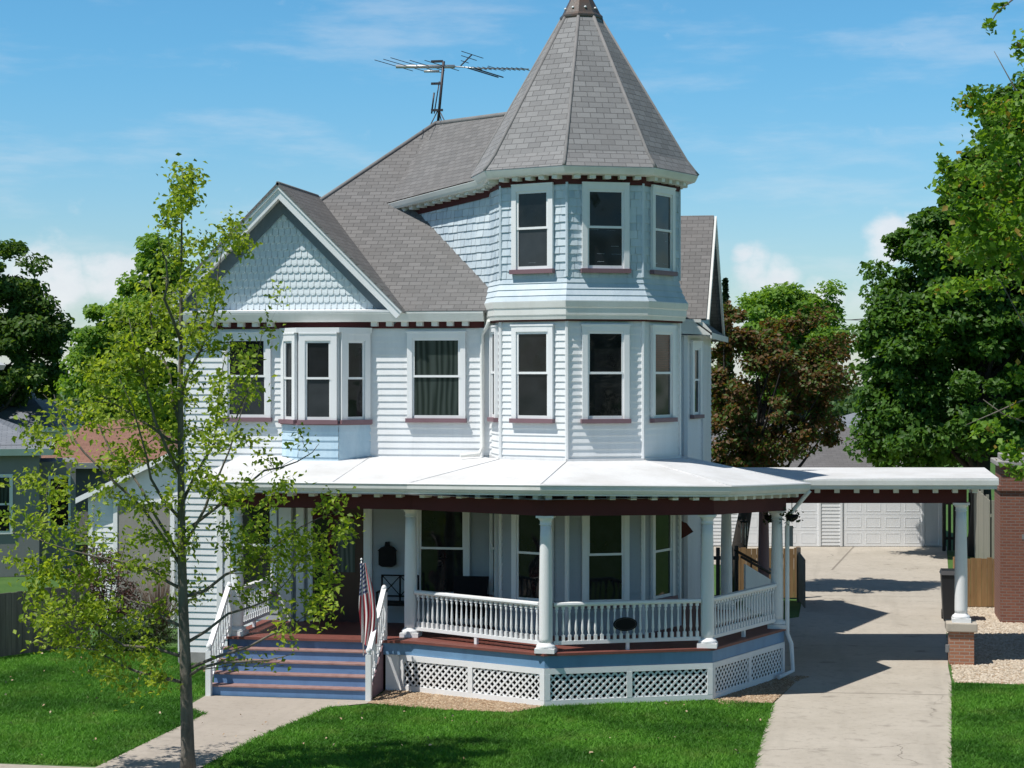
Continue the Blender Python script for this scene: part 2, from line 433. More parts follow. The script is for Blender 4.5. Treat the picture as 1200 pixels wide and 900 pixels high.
def clump_points(ells, per, rc, shell=.55):
    """ells: (centre, (rx,ry,rz), clumps) ; returns leaf points and the outward directions"""
    P, O, CEN = [], [], []
    for (c, rad, k) in ells:
        c = np.array(c); rad = np.array(rad)
        u = rand_unit(k); r = (shell + (1-shell)*rng.random(k)**.6)[:,None]
        cc = c + u*r*rad
        cc += rng.normal(size=cc.shape)*rad*.12
        for q, uu in zip(cc, u):
            rr = rc*(.5+1.0*rng.random())
            m = int(per*(.6+.8*rng.random()))
            d = rand_unit(m)*(rng.random(m)**.45)[:,None]*rr*np.array([1.15,1.15,.7])
            P.append(q + d); O.append(np.tile(uu, (m,1))*.5 + d/rr*.7)
        CEN.append(cc)
    return np.concatenate(P), np.concatenate(O), np.concatenate(CEN)
def grow_limbs(mb, base, height, r0, targets, bend=.25, n=6, lean=(0,0)):
    """tapered trunk and limbs reaching the given crown points"""
    base = Vector(base)
    top = base + Vector((lean[0], lean[1], height))
    pts = [base + (top-base)*t + Vector((random.gauss(0,.03), random.gauss(0,.03), 0))*height*.12*math.sin(t*PI) for t in np.linspace(0,1,7)]
    mb.tube(pts, [r0*(1.25 if i == 0 else 1-.75*i/6) for i in range(7)], 9)
    for q in targets:
        q = Vector(q)
        hfrac = min(.95, max(.3, (q.z-base.z)/height*.62*(.8+.4*random.random())))
        k = hfrac*6; i = int(k); s = pts[min(i,5)].lerp(pts[min(i+1,6)], k-i)
        m = s.lerp(q, .5) + Vector((0,0,-bend*(q-s).length*.3)) + Vector((random.gauss(0,.1), random.gauss(0,.1), 0))*(q-s).length
        r = r0*(1-.75*hfrac)*.5
        mb.tube([s, s.lerp(m,.6), m, m.lerp(q,.5), q], [r, r*.8, r*.55, r*.32, r*.12], n)
def tree(name, label, cat, base, r0, height, ells, per, rc, leaf, mat, bark, group=None, limbs=14, up=.35, shell=.55, lean=(0,0)):
    t = thing(name, base, label, cat, group)
    P, O, C = clump_points(ells, per, rc, shell)
    keep = P[:,2] > .15; P, O = P[keep], O[keep]
    leaf_object('crown', P, leaf, mat, t, up=up, out=O, origin=Vector(base)+Vector((0,0,height*.4)))
    mb = MB(); sel = C[rng.permutation(len(C))[:limbs]]
    grow_limbs(mb, base, height, r0, sel, lean=lean)
    mb.build('trunk', bark, t, origin=base)
    return t

# ================================================================== HOUSE
house = thing('queen_anne_house', (-3.0, 3.0, 0), 'white and pale blue Queen Anne house with corner tower, wraparound porch and carport roof', 'house')
XW, YF, ZF = -8.13, -.58, .95
def octo(r, k, c=(.09,0.)):
    g = math.radians(-90+45*k); return (c[0]+r*math.cos(g), c[1]+r*math.sin(g))
XE = 1.66
# ---- wall core behind the siding
core = MB()
core.prism([(XW+.03,YF+.03),(1.2,YF+.03),(XE-.02,1.2),(XE-.02,4.26),(1.84,4.26),(2.08,5.2),(2.08,8.2),(XE-.02,9.0),(XE-.02,9.4),(XW+.03,9.4)], 0.02, 7.1)
core.build('wall_core', M_SIDE, house)
m = MB(); m.siding((XW,YF),(-1.3,YF), 4.2, 6.86); m.build('front_wall', M_SIDE, house)
m = MB(); m.siding((XW,YF),(-7.22,YF), ZF, 4.2); m.siding((XW,YF),(-6.3,YF), .25, ZF); m.build('lower_front_wall', M_SIDE, house)
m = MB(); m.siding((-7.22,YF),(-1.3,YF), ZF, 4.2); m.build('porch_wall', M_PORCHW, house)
m = MB(); m.siding((XW,9.4),(XW,YF), .25, 7.0); m.build('west_wall', M_SIDE, house)
m = MB(); m.siding((XE,1.0),(XE,4.24), .25, 7.0); m.siding((XE,4.24),(1.84,4.24), .25, 7.0); m.siding((1.84,4.24),(2.11,5.19), .25, 7.0); m.siding((2.11,5.19),(2.11,8.2), .25, 7.0)
m.siding((2.11,8.2),(XE,9.0), .25, 7.0); m.siding((XE,9.4),(XW,9.4), .25, 7.0); m.build('east_wall', M_SIDE, house)
m = MB(); m.prism([(XW-.03,YF-.03),(-6.2,YF-.03),(-6.2,YF+.05),(XW-.03,YF+.05)], 0, .25); m.build('foundation', M_STONE, house)
for (x0, x1, z0, z1) in ((XW-.03,XW+.095,.25,6.86),(-7.33,-7.21,ZF-.4,4.0),(-1.86,-1.78,4.25,6.86)):
    m = MB(); m.box(x0,x1,YF-.045,YF+.01,z0,z1); m.build('corner_board', M_TRIM, house)
for p in ((XE,4.2),(1.84,4.22),(2.11,5.19)):
    m = MB(); m.box(p[0]-.04,p[0]+.045,p[1]-.05,p[1]+.04,.3,6.9); m.build('bay_corner_board', M_TRIM, house)

# ---- windows
def window(pL, pR, z0, z1, parent=house, off=0.02, cas=.105, sash=.045, upper=M_DARKG, lower=M_DARKG, sill=M_MAUVE, mid=.475, out=0.0, cm=M_TRIM, head=.02):
    M = frame(pL, pR, off); w = math.hypot(pR[0]-pL[0], pR[1]-pL[1])
    b = MB()
    b.box(0,cas,0,.06,z0,z1,M); b.box(w-cas,w,0,.06,z0,z1,M); b.box(cas,w-cas,0,.062,z1-cas*1.05,z1,M)
    b.box(-head,w+head,.0,.075,z1,z1+.03,M)
    win = b.build('window', cm, parent)
    u0, u1, za, zb = cas, w-cas, z0+.03, z1-cas*1.05
    zm = za+(zb-za)*(1-mid) - .0
    s = MB()
    s.box(u0,u0+sash,0,.035,zm,zb,M); s.box(u1-sash,u1,0,.035,zm,zb,M); s.box(u0+sash,u1-sash,0,.036,zb-sash,zb,M); s.box(u0,u1,0,.04,zm-.022,zm+.022,M)
    s.box(u0,u0+sash*.8,0,.022,za,zm-.022,M); s.box(u1-sash*.8,u1,0,.022,za,zm-.022,M); s.box(u0+sash*.8,u1-sash*.8,0,.024,za,za+sash*1.3,M)
    s.build('sash', M_TRIM, win)
    g = MB(); g.box(u0+sash,u1-sash,0,.012,zm+.022,zb-sash,M); g.build('pane', upper, win)
    g = MB(); g.box(u0+sash*.8,u1-sash*.8,0,.008,za+sash*1.3,zm-.022,M); g.build('pane', lower, win)
    q = MB(); q.box(-.025,w+.025,0,.10,z0-.055,z0+.028,M); q.build('sill', sill, win)
    return win
def on(pA, pB, w, shift=0):
    a = Vector(pA); b = Vector(pB); t = (b-a).normalized(); c = (a+b)/2 + t*shift
    return tuple(c-t*w/2), tuple(c+t*w/2)
yw = YF
window((-3.34,yw),(-2.15,yw),5.03,6.77, upper=M_CURT, lower=M_CURT)
window((-7.2,yw),(-6.18,yw),5.03,6.77, upper=M_DARKG, lower=M_SCREEN)
window((-3.2,yw),(-2.06,yw),1.5,3.42, upper=M_DARKG, lower=M_DARKG)
window((-7.14,yw),(-6.05,yw),1.5,3.42, upper=M_DARKG, lower=M_SCREEND)

# ---- oriel on the second floor
b0, b1, b2, b3 = (-5.95,YF), (-5.46,-1.1), (-4.63,-1.1), (-4.11,YF)
m = MB()
for a, c in ((b0,b1),(b1,b2),(b2,b3)): m.siding(a, c, 4.12, 4.95, .17, .022)
m.build('oriel_panel', M_BAYBLUE, house)
m = MB(); m.prism([(-5.93,YF),(-5.45,-1.08),(-4.64,-1.08),(-4.13,YF)], 4.13, 6.84); m.build('oriel_core', M_TRIM, house)
for a, c, wd, lo in ((b0,b1,.62,M_SCREEND),(b1,b2,.78,M_SCREEN),(b2,b3,.66,M_DARKG)):
    p, q = on(a, c, wd); window(p, q, 5.0, 6.74, cas=.125, off=.005, upper=M_SCREEND if lo is M_SCREEN else M_DARKG, lower=lo, head=0)
m = MB(); m.profile([b0,b1,b2,b3], [(0,6.77),(.07,6.77),(.07,6.87),(0,6.87)]); m.build('oriel_head', M_TRIM, house)
m = MB(); m.profile([b0,b1,b2,b3], [(0,4.925),(.05,4.925),(.05,4.96),(0,4.96)]); m.build('oriel_sill', M_MAUVE, house)

# ---- front eave
fr = [(XW-.02,YF+.6),(XW-.02,YF),(-1.76,YF)]
m = MB(); m.profile([(XW,YF),(-1.78,YF)], [(.0,6.86),(.035,6.86),(.035,6.99),(0,6.99)]); m.build('frieze', M_MAR, house)
m = MB()
x = XW+.05
while x < -1.9:
    if not (-6.0 < x < -4.15): m.box(x,x+.12,YF-.2,YF-.03,6.9,7.0)
    x += .31
m.build('dentil_trim', M_GUT, house)
m = MB(); m.profile([(XW-.1,YF+3),(XW-.1,YF),(-1.74,YF)], [(-.05,6.99),(.27,6.99),(.29,7.02),(.33,7.15),(.33,7.2),(-.05,7.2)]); m.build('gutter', M_GUT, house)

# ---- main roof
A = Vector((-3.77,4.08,11.6)); B_ = Vector((-3.77,5.2,11.6))
ey, ew, ee, eb = -.92, -8.58, 1.6, 9.8
gx, gz, gw, gb = -5.93, 9.8, 2.6, 7.22
MS = (A.z-7.2)/(A.y-ey); yr = ey+(gz-7.2)/MS
m = MB()
_u = (gx+gw-ew)/(gw+(A.x-ew)*(yr-ey)/(A.y-ey))     # where the gable valley meets the hip
m.slab([(gx+gw,ey,7.2),(ee,ey,7.2),A,(gx+gw-gw*_u, ey+(yr-ey)*_u, 7.2+(gz-7.2)*_u)], .06)
m.slab([(ew,eb,7.2),(ew,ey,7.2),A,B_], .06)
m.slab([(ee,ey,7.2),(ee,eb,7.2),B_,A], .06)
m.slab([(ee,eb,7.2),(ew,eb,7.2),B_], .06)
m.build('main_roof', M_ROOF, house)
def cap(pts, r=.07): 
    c = MB(); c.tube(pts, r, 6); return c
c = cap([(ew,ey,7.2),A],.05); c.tube([A,B_],.05,6); c.build('hip_cap', M_HIP, house)

# ---- front gable
gx, gz, gw, gb = -5.93, 9.8, 2.6, 7.22
def tri_lim(zlo, zhi, hw):
    def lim(z):
        h = hw*(1-(z-zlo)/(zhi-zlo)); h = max(0,h); return (hw-h, hw+h)
    return lim
yg = YF+.02
m = MB()
hw = 1.98; zt = 9.2
rows = 13; rh = (zt-7.24)/rows
for k in range(rows):
    z = 7.24+k*rh; half = hw*(1-(z+rh*.3-7.24)/(zt-7.24))
    n = int(2*half/.125)+1
    for i in range(n):
        x = gx-half+(i+(.5 if k%2 else 0))*.125
        if x > gx+half: continue
        pts = [(x-.058,yg-.012,z+rh*1.15),(x-.058,yg-.034,z+.04)]
        for g in (200,230,270,310,340):
            pts.append((x+.058*math.cos(math.radians(g)), yg-.036, z+.045+.052*math.sin(math.radians(g))))
        pts += [(x+.058,yg-.034,z+.04),(x+.058,yg-.012,z+rh*1.15)]
        m.face(pts)
        for a, b in zip(pts[1:-1], pts[2:-1]): m.face([b, a, (a[0],yg-.01,a[2]), (b[0],yg-.01,b[2])])
m.build('gable_shingles', M_SCALE, house)
m = MB(); m.slab([(gx-2.3,yg,7.22),(gx+2.3,yg,7.22),(gx,yg,9.52)], .1); m.build('gable_wall', M_SCALE, house)
def rake(mb, y0, y1, a, b, xo, zt, hw_, zb):
    """sloping board pair: inner offset a .. outer offset b measured square to the slope, between depths y0,y1"""
    s = math.hypot(hw_, zt-zb); nx, nz = (zt-zb)/s, hw_/s
    for sg in (-1,1):
        def P(t, o, y): return (xo+sg*(hw_*t+nx*o), y, zt-(zt-zb)*t+nz*o)
        ta, tb = a*nz/hw_*0, 0
        # square cut at the ridge: slide along the slope until x = xo
        def R(o, y): t = -nx*o/hw_; return P(t, o, y)
        e = 1.0
        q = [R(a,y0),P(e,a,y0),P(e,b,y0),R(b,y0)]; q2 = [R(a,y1),P(e,a,y1),P(e,b,y1),R(b,y1)]
        if sg < 0: q, q2 = q[::-1], q2[::-1]
        mb.face(q); mb.face(q2[::-1])
        for i in range(4): mb.face([q[i], q2[i], q2[(i+1)%4], q[(i+1)%4]][::-1])
m = MB(); rake(m, YF-.31, YF-.02, -.2, -.04, gx, gz, gw, gb); m.build('rake_soffit', M_GUT, house)
m = MB(); rake(m, YF-.35, YF-.312, -.235, -.03, gx, gz, gw, gb); m.build('rake_board', M_TRIM, house)
m = MB(); rake(m, YF-.385, YF-.352, -.095, -.022, gx, gz, gw, gb); m.build('rake_moulding', M_TRIM, house)
m = MB(); rake(m, YF-.045, YF-.012, -.43, -.205, gx, gz, gw, gb); m.build('gable_frieze', M_SLATE, house)
m = MB(); m.slab([(gx-2.75,-.92,7.215),(gx+2.6,-.92,7.215),(gx+2.6,YF+.05,7.255),(gx-2.75,YF+.05,7.255)], .04); m.build('gable_ledge', M_TRIM, house)
gf = YF-.40
m = MB()
m.slab([(gx,gf,gz),(gx+gw+.03,gf,gb-.03),(gx+gw+.03,-.75,gb-.03),(gx,yr+.15,gz)][::1], .05)
m.slab([(gx,gf,gz),(gx,yr+.15,gz),(gx-gw-.03,-.75,gb-.03),(gx-gw-.03,gf,gb-.03)], .05)
m.build('gable_roof', M_ROOF, house)
c = cap([(gx,gf,gz-.02),(gx,yr-.1,gz-.02)], .04); c.build('ridge_cap', M_HIP, house)

# ---- tower walls
RT = 1.95
m = MB()
for k in range(-2, 3): m.siding(octo(RT,k), octo(RT,k+1), 4.25, 6.97)
m.build('tower_wall', M_SIDE, house)
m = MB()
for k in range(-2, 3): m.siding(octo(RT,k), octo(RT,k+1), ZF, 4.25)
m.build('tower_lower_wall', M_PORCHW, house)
m = MB(); m.prism([octo(RT-.02,k) for k in range(8)], .3, 9.8); m.build('tower_core', M_SIDE, house)
m = MB()
for k in range(-2, 6): m.siding(octo(RT,k), octo(RT,k+1), 7.79, 9.6, .155, .024, shake=True)
m.build('tower_shingle_wall', M_SHAKE, house)
m = MB()   # flared skirt
RS = 2.13
N = 4
for k in range(-2, 4):
    for i in range(N):
        f0, f1 = i/N, (i+1)/N
        rr = lambda f: RT+(RS-RT)*(1-f)**1.5
        z0, z1 = 7.33+.48*f0, 7.33+.48*f1
        a, b = octo(rr(f0)+.022,k), octo(rr(f0)+.022,k+1); c, d = octo(rr(f1)+.002,k+1), octo(rr(f1)+.002,k)
        m.face([(*a,z0),(*b,z0),(*c,z1),(*d,z1)])
        a2, b2 = octo(rr(f0),k), octo(rr(f0),k+1); m.face([(*a2,z0),(*b2,z0),(*b,z0),(*a,z0)])
m.build('tower_skirt', M_SHAKE, house)
ring = [octo(RT,k) for k in range(8)]
m = MB(); m.profile(ring, [(0,6.99),(.12,6.99),(.135,7.06),(.15,7.08),(.15,7.2),(.17,7.22),(.185,7.32),(.185,7.345),(0,7.345)], closed=True); m.build('tower_band', M_GUT, house)
m = MB(); m.profile(ring, [(0,6.955),(.075,6.955),(.075,6.99),(0,6.99)], closed=True); m.build('tower_band_maroon_moulding', M_MAR, house)  # thin maroon moulding along the bottom of the band
for k in range(-1, 3):
    p = octo(RT+.014,k)
    for (z0,z1,q,mt) in ((ZF,4.2,.045,M_TRIM),(4.32,6.955,.04,M_SIDE),(7.8,9.6,.032,M_SHAKE)):
        m = MB(); m.prism([(p[0]+q*math.cos(g), p[1]+q*math.sin(g)) for g in np.linspace(0,2*PI,7)[:-1]], z0, z1)
        m.build('tower_corner_board', mt, house)
m = MB()
for k in range(-2, 3):
    a, b = octo(RT+.028,k), octo(RT+.028,k+1); m.profile([a,b], [(0,4.25),(.03,4.25),(.03,4.33),(0,4.33)])
m.build('tower_flashing', M_MEMB, house)
# tower windows
for k, wd, up2, lo2, up3, lo3, up1, lo1 in ((-1,.93,M_DARKG,M_SCREEND,M_DARKG,M_SCREEN,M_DARKG,M_DARKG),(0,.93,M_DARKG,M_DARKG,M_DARKG,M_SCREEND,M_DARKG,M_DARKG),(1,.93,M_BLIND,M_SCREEND,M_DARKG,M_DARKG,M_DARKG,M_DARKG)):
    a, b = octo(RT,k), octo(RT,k+1); p, q = on(a, b, wd)
    window(p, q, 5.06, 6.87, upper=up2, lower=lo2)
    window(p, q, 7.93, 9.575, upper=up3, lower=lo3, head=0)
    window(p, q, 1.55, 3.45, upper=up1, lower=lo1)
a, b = octo(RT,-2), octo(RT,-1)
p, q = on(a, b, .56, .27)
window(p, q, 5.06, 6.87, cas=.09); window(p, q, 1.55, 3.45, cas=.09)
# east bay window
p, q = on((1.84,4.24),(2.11,5.19), .62, .04); window(p, q, 5.0, 6.65, cas=.13)
# ---- tower eave and roof
RE = 2.35; ZT = 9.88
ringe = [octo(RT,k) for k in range(8)]
m = MB(); m.profile(ringe, [(0,9.565),(.035,9.565),(.035,9.73),(0,9.73)], closed=True); m.build('tower_frieze', M_MAR, house)
m = MB(); m.profile(ringe, [(.0,9.73),(.30,9.74),(.325,9.78),(.36,9.86),(.36,9.875),(0,9.875)], closed=True); m.build('tower_gutter', M_GUT, house)
m = MB()
for k in range(8):
    a, b = octo(RT,k), octo(RT,k+1); M = frame(a,b); L = math.dist(a,b); n = 5
    for i in range(n):
        u = (i+.5)*L/n; m.box(u-.06,u+.06,.03,.22,9.66,9.735,M)
m.build('tower_dentil_trim', M_GUT, house)
m = MB(); apex = (.09,0.,13.85)
lv = [(RE,ZT),(RE*.965,ZT+.10),(RE*.90,ZT+.30),(.40,13.07)]
for k in range(8):
    for (r0,z0),(r1,z1) in zip(lv[:-1], lv[1:]):
        a, b, c, d = octo(r0,k), octo(r0,k+1), octo(r1,k+1), octo(r1,k); m.face([(*a,z0),(*b,z0),(*c,z1),(*d,z1)])
m.face([(*octo(RE-.01,-k),ZT-.005) for k in range(8)])
m.build('tower_roof', M_ROOFT, house)
m = MB()
for k in range(8): m.tube([(*octo(r-.008,k),z+.0) for r,z in lv], .035, 6)
m.build('tower_hip_cap', M_HIP, house)
m = MB()
oc = lambda r,z: [(*octo(r,k),z) for k in range(8)]
cp = [(.42,13.03),(.435,13.06),(.435,13.10),(.385,13.15),(.335,13.25),(.245,13.42),(.18,13.62),(.10,13.9),(.05,14.2)]
for (r0,z0),(r1,z1) in zip(cp[:-1],cp[1:]):
    p, q = oc(r0,z0), oc(r1,z1)
    for k in range(8): m.face([p[k],p[(k+1)%8],q[(k+1)%8],q[k]])
m.face(oc(.42,13.03)[::-1]); m.build('finial_cap', M_CAP, house)
m = MB(); m.lathe([(.05,0),(.05,.12),(.13,.2),(.15,.3),(.11,.42),(.04,.5),(.03,.9),(.005,1.25)], (.09,0,14.15), 14); m.build('finial', M_CAP, house)
m = MB()
for k in range(8):
    a, b = Vector(octo(.352,k)), Vector(octo(.352,k+1)); q = (a+b)/2
    m.lathe([(.022,-.01),(.028,.0),(.022,.02),(.006,.03)], (q.x, q.y, 13.24), 8)
m.build('cap_fastener', M_TRIM, house)

# ---- diagonal attic wing behind the tower
V1 = Vector(octo(RT,-1)); dW = Vector((-.286,.958)); dX = Vector((-.70,.714))
K0 = V1 + dW*.86; L0 = K0 + dX*3.7
m = MB(); m.siding(tuple(L0), tuple(K0), 7.33, 9.62, .155, .024, shake=True); m.siding(tuple(K0), tuple(V1+dW*.02), 7.33, 9.62, .155, .024, shake=True)
m.build('attic_wing_wall', M_SHAKE, house)
m = MB(); q = K0 + Vector((-.02,-.01)); m.box(q.x-.03,q.x+.03,q.y-.03,q.y+.03,7.4,9.6); m.build('attic_wing_corner_board', M_SHAKE, house)
ln = [tuple(L0), tuple(K0), tuple(V1)]
m = MB(); m.profile(ln, [(0,9.565),(.035,9.565),(.035,9.73),(0,9.73)], zs=[-.29,-.07,0]); m.build('attic_wing_frieze', M_MAR, house)
m = MB(); m.profile(ln, [(-.2,9.735),(.30,9.735),(.325,9.78),(.36,9.86),(.36,9.87),(-.2,9.87)], zs=[-.29,-.07,0]); m.build('attic_wing_gutter', M_GUT, house)
m = MB()
for a, b, n, dz in ((L0,K0,12,-.25),(K0,V1,3,-.03)):
    M = frame(a,b); L = (b-a).length
    for i in range(n):
        u = (i+.5)*L/n; zz = dz*(1-u/L)-(.04 if dz < -.1 else 0); m.box(u-.06,u+.06,.03,.22,9.655+zz,9.73+zz,M)
m.build('attic_wing_dentil_trim', M_GUT, house)
nX = Vector((-dX.y, dX.x)); nX = Vector((-.714,-.70))
Kr = K0 + Vector((-.87,-.42)).normalized()*.38; Lr = L0 + nX*.37
Ra = A + Vector((.06,-.1,-.03)); Rb = Vector((-.85,.35,11.3))
m = MB()
m.face([(*Lr,9.60),(*Kr,9.82),Rb,Ra]); m.face([(*Kr,9.82),(*octo(RE,-1),9.885),(-.6,-.6,10.9),Rb])
m.face([Ra,Rb,(1.6,1.7,9.9),(-.6,5.2,9.9)])
m.face([(*Lr,9.60),Ra,(-4.3,3.2,10.7)])
m.build('attic_wing_roof', M_ROOF, house)
c = cap([Ra,Rb], .06); c.build('attic_wing_ridge_cap', M_HIP, house)
m = MB(); vv = Vector((*octo(RE,-1),9.9)); m.tube([vv+Vector((0.02,.03,.02)), vv.lerp(Vector((-.86,-.18,11.35)),.5)+Vector((-.02,.0,.05)), Rb+Vector((-.03,-.1,.05))], .022, 6); m.build('valley_flashing', M_FLASH, house)

# ---- east gable
gy, gzr, ghalf, gzb = 6.55, 9.63, 2.52, 7.16
gxe = 2.3
m = MB()
m.slab([(-2.5,gy-ghalf,gzb),(gxe,gy-ghalf,gzb),(gxe,gy,gzr),(-2.5,gy,gzr)], .06)
m.slab([(gxe,gy+3.3,6.78),(-2.5,gy+3.3,6.78),(-2.5,gy,gzr),(gxe,gy,gzr)], .06)
m.build('east_gable_roof', M_ROOF, house)
m = MB(); m.slab([(2.02,gy-2.3,7.1),(2.02,gy+3.0,7.0),(2.02,gy,gzr-.15)], .05); m.build('east_gable_wall', M_SHAKE, house)
m = MB()
for sg in (-1,1):
    hh, zz = (ghalf, gzb) if sg < 0 else (3.3, 6.78)
    p = [(gxe+.015,gy+sg*hh,zz-.02),(gxe+.015,gy,gzr-.02),(gxe+.015,gy,gzr-.24),(gxe+.015,gy+sg*(hh-.22),zz-.02)]
    m.slab(p if sg < 0 else p[::-1], .05)
m.build('east_rake_board', M_GUT, house)
m = MB()
y0, y1 = gy-ghalf-.12, gy+3.4
m.slab([(2.02,y0,7.14),(2.42,y0+.0,6.84),(2.42,y1,6.84),(2.02,y1,7.14)], .03)
m.build('pent_roof', M_ROOF, house)
m = MB()
m.face([(1.2,y0,6.79),(1.2,y1,6.79),(2.42,y1,6.79),(2.42,y0,6.79)])
m.slab([(2.43,y0,6.72),(2.43,y1,6.72),(2.43,y1,6.85),(2.43,y0,6.85)], .03)
m.slab([(1.35,y0,6.85),(2.43,y0,6.79),(2.43,y0,6.87),(2.24,y0,7.08),(1.35,y0,7.08)], .03)
m.slab([(1.35,y0-.03,7.07),(2.2,y0-.03,7.07),(2.2,y0-.03,7.14),(1.35,y0-.03,7.14)], .03)
m.build('east_soffit', M_GUT, house)
# downspout beside the tower
m = MB(); m.tube([(-1.62,-.93,7.0),(-1.66,-.85,6.9),(-1.80,-.66,6.72),(-1.80,-.66,4.5),(-1.85,-.72,4.36),(-2.2,-.9,4.33)], .04, 8); m.build('downspout', M_GUT, house)

# ================================================================== PORCH
RP = 4.12
po = lambda r, k: octo(r, k, (0,0))
J = (-2.75,-3.0)
def edge_pts(r, yfront, xleft):
    """porch outline: straight front of the entry, then the octagon round the tower"""
    p0, p1 = Vector(po(r,-1)), Vector(po(r,0))
    t = (yfront-p1.y)/(p0.y-p1.y)
    if t < 1: jp = p1.lerp(p0, t)
    else: jp = Vector((p0.x, yfront))
    return [(xleft,yfront), (jp.x,jp.y), po(r,0), po(r,1), po(r,2), po(r,3)]
fl = edge_pts(4.175, -3.06, -6.36)
m = MB(); m.prism([(-6.36,YF+.1)]+fl+[(XE,4.2),(XE,YF+.1)], ZF-.045, ZF); m.build('porch_floor', M_FLOOR, house)
fo = edge_pts(RP, -3.0, -6.3)
m = MB(); m.profile(fo, [(-.04,.68),(.0,.68),(.0,ZF-.045),(-.04,ZF-.045)]); m.profile([(-6.3,YF),(-6.3,-3.0)], [(-.04,.0),(.0,.0),(.0,ZF-.045),(-.04,ZF-.045)]); m.build('porch_fascia', M_BLUEF, house)
m = MB(); inn = edge_pts(RP-.25, -2.8, -6.1); m.profile(inn, [(-.02,.0),(0,.0),(0,ZF-.06),(-.02,ZF-.06)]); m.build('crawlspace_backing', M_BLACK, house)  # plain black sheet set back behind the lattice panels
# lattice panels
def lattice(a, b, z0=.045, z1=.64, nseg=2):
    M = frame(a,b); L = math.dist(a,b)
    f = MB(); f.box(0,L,-.035,.012,z1-.07,z1+.035,M); f.box(0,L,-.035,.012,z0-.04,z0+.06,M)
    for i in range(nseg+1):
        u = i*L/nseg; w = .05; u = min(max(u,w),L-w); f.box(u-w,u+w,-.035,.014,z0+.06,z1-.07,M)
    fr_ = f.build('lattice_frame', M_TRIM, house)
    g = MB(); za, zb = z0+.03, z1-.04; h = zb-za; st = .135; w = .036
    for sg, vv in ((1,-.012),(-1,-.02)):
        u = -h
        while u < L:
            # strip from (u,za) to (u+h,zb) mirrored for sg=-1
            a0, a1 = u, u+h
            c0 = max(a0,0); c1 = min(a1,L)
            if c1-c0 > .03:
                zz0, zz1 = za+(c0-a0), za+(c1-a0)
                P = [(c0-w*.7,zz0),(c0+w*.7,zz0),(c1+w*.7,zz1),(c1-w*.7,zz1)]
                if sg < 0: P = [(L-x_,z_) for x_,z_ in P][::-1]
                q = [M(min(max(x_,0),L),vv+.008,z_) for x_,z_ in P]; q2 = [M(min(max(x_,0),L),vv,z_) for x_,z_ in P]
                g.face(q); g.face(q2[::-1])
                for i in range(4): g.face([q2[i],q2[(i+1)%4],q[(i+1)%4],q[i]])
            u += st
    g.build('lattice', M_TRIM, fr_)
m = MB(); m.prism([(-3.2,-3.0),(-2.93,-2.935),(-2.93,-2.9),(-3.2,-2.96)], .0, .68); m.build('skirt_panel', M_TRIM, house)
lattice((-2.95,-2.93), po(RP,0)); lattice(po(RP,0), po(RP,1)); lattice(po(RP,1), po(RP,2)); lattice(po(RP,2), po(RP,3))
# columns
def column(x, y, z0, z1, mat=M_TRIM, r=.124, parent=house, cap_=True):
    H_ = z1-z0; s = MB()
    s.lathe([(r*.98,.17),(r,.25)]+[(r*(1-.2*max(0,t-.33)**1.3*1.6), .25+t*(H_-.42)) for t in np.linspace(.02,1,9)], (x,y,z0), 20)
    c = s.build('column', mat, parent)
    s = MB(); s.box(x-r*1.45,x+r*1.45,y-r*1.45,y+r*1.45,z0,z0+.08); s.lathe([(r*1.4,.082),(r*1.42,.11),(r*1.3,.135),(r*1.08,.15),(r*1.0,.175)], (x,y,z0), 20); s.build('base', mat, c)
    s = MB(); s.lathe([(r*.84,-.175),(r*.98,-.165),(r*.86,-.15),(r*.86,-.1),(r*1.05,-.07),(r*1.15,-.045),(r*1.15,-.04)], (x,y,z1), 20); s.box(x-r*1.28,x+r*1.28,y-r*1.28,y+r*1.28,z1-.04,z1); s.build('capital', mat, c)
    return c
RC = 3.98
zb = {-1:3.405, 0:3.405, 1:3.375, 2:3.255, 3:3.255}
cols = {k: po(RC,k) for k in (0,1,2,3)}; cols[-1] = (-2.85,-2.42); cols['w'] = (-6.18,-2.78)
for k, p in cols.items(): column(p[0], p[1], ZF, 3.41 if k == 'w' else zb[k]+.005)
column(3.55,4.1,.95,3.26,M_MAUVE)
m = MB(); m.box(-5.98,-5.72,YF-.16,YF-.02,ZF,3.46); m.box(-5.63,-5.47,YF-.12,YF-.02,ZF,3.46); m.build('entry_pilaster', M_TRIM, house)
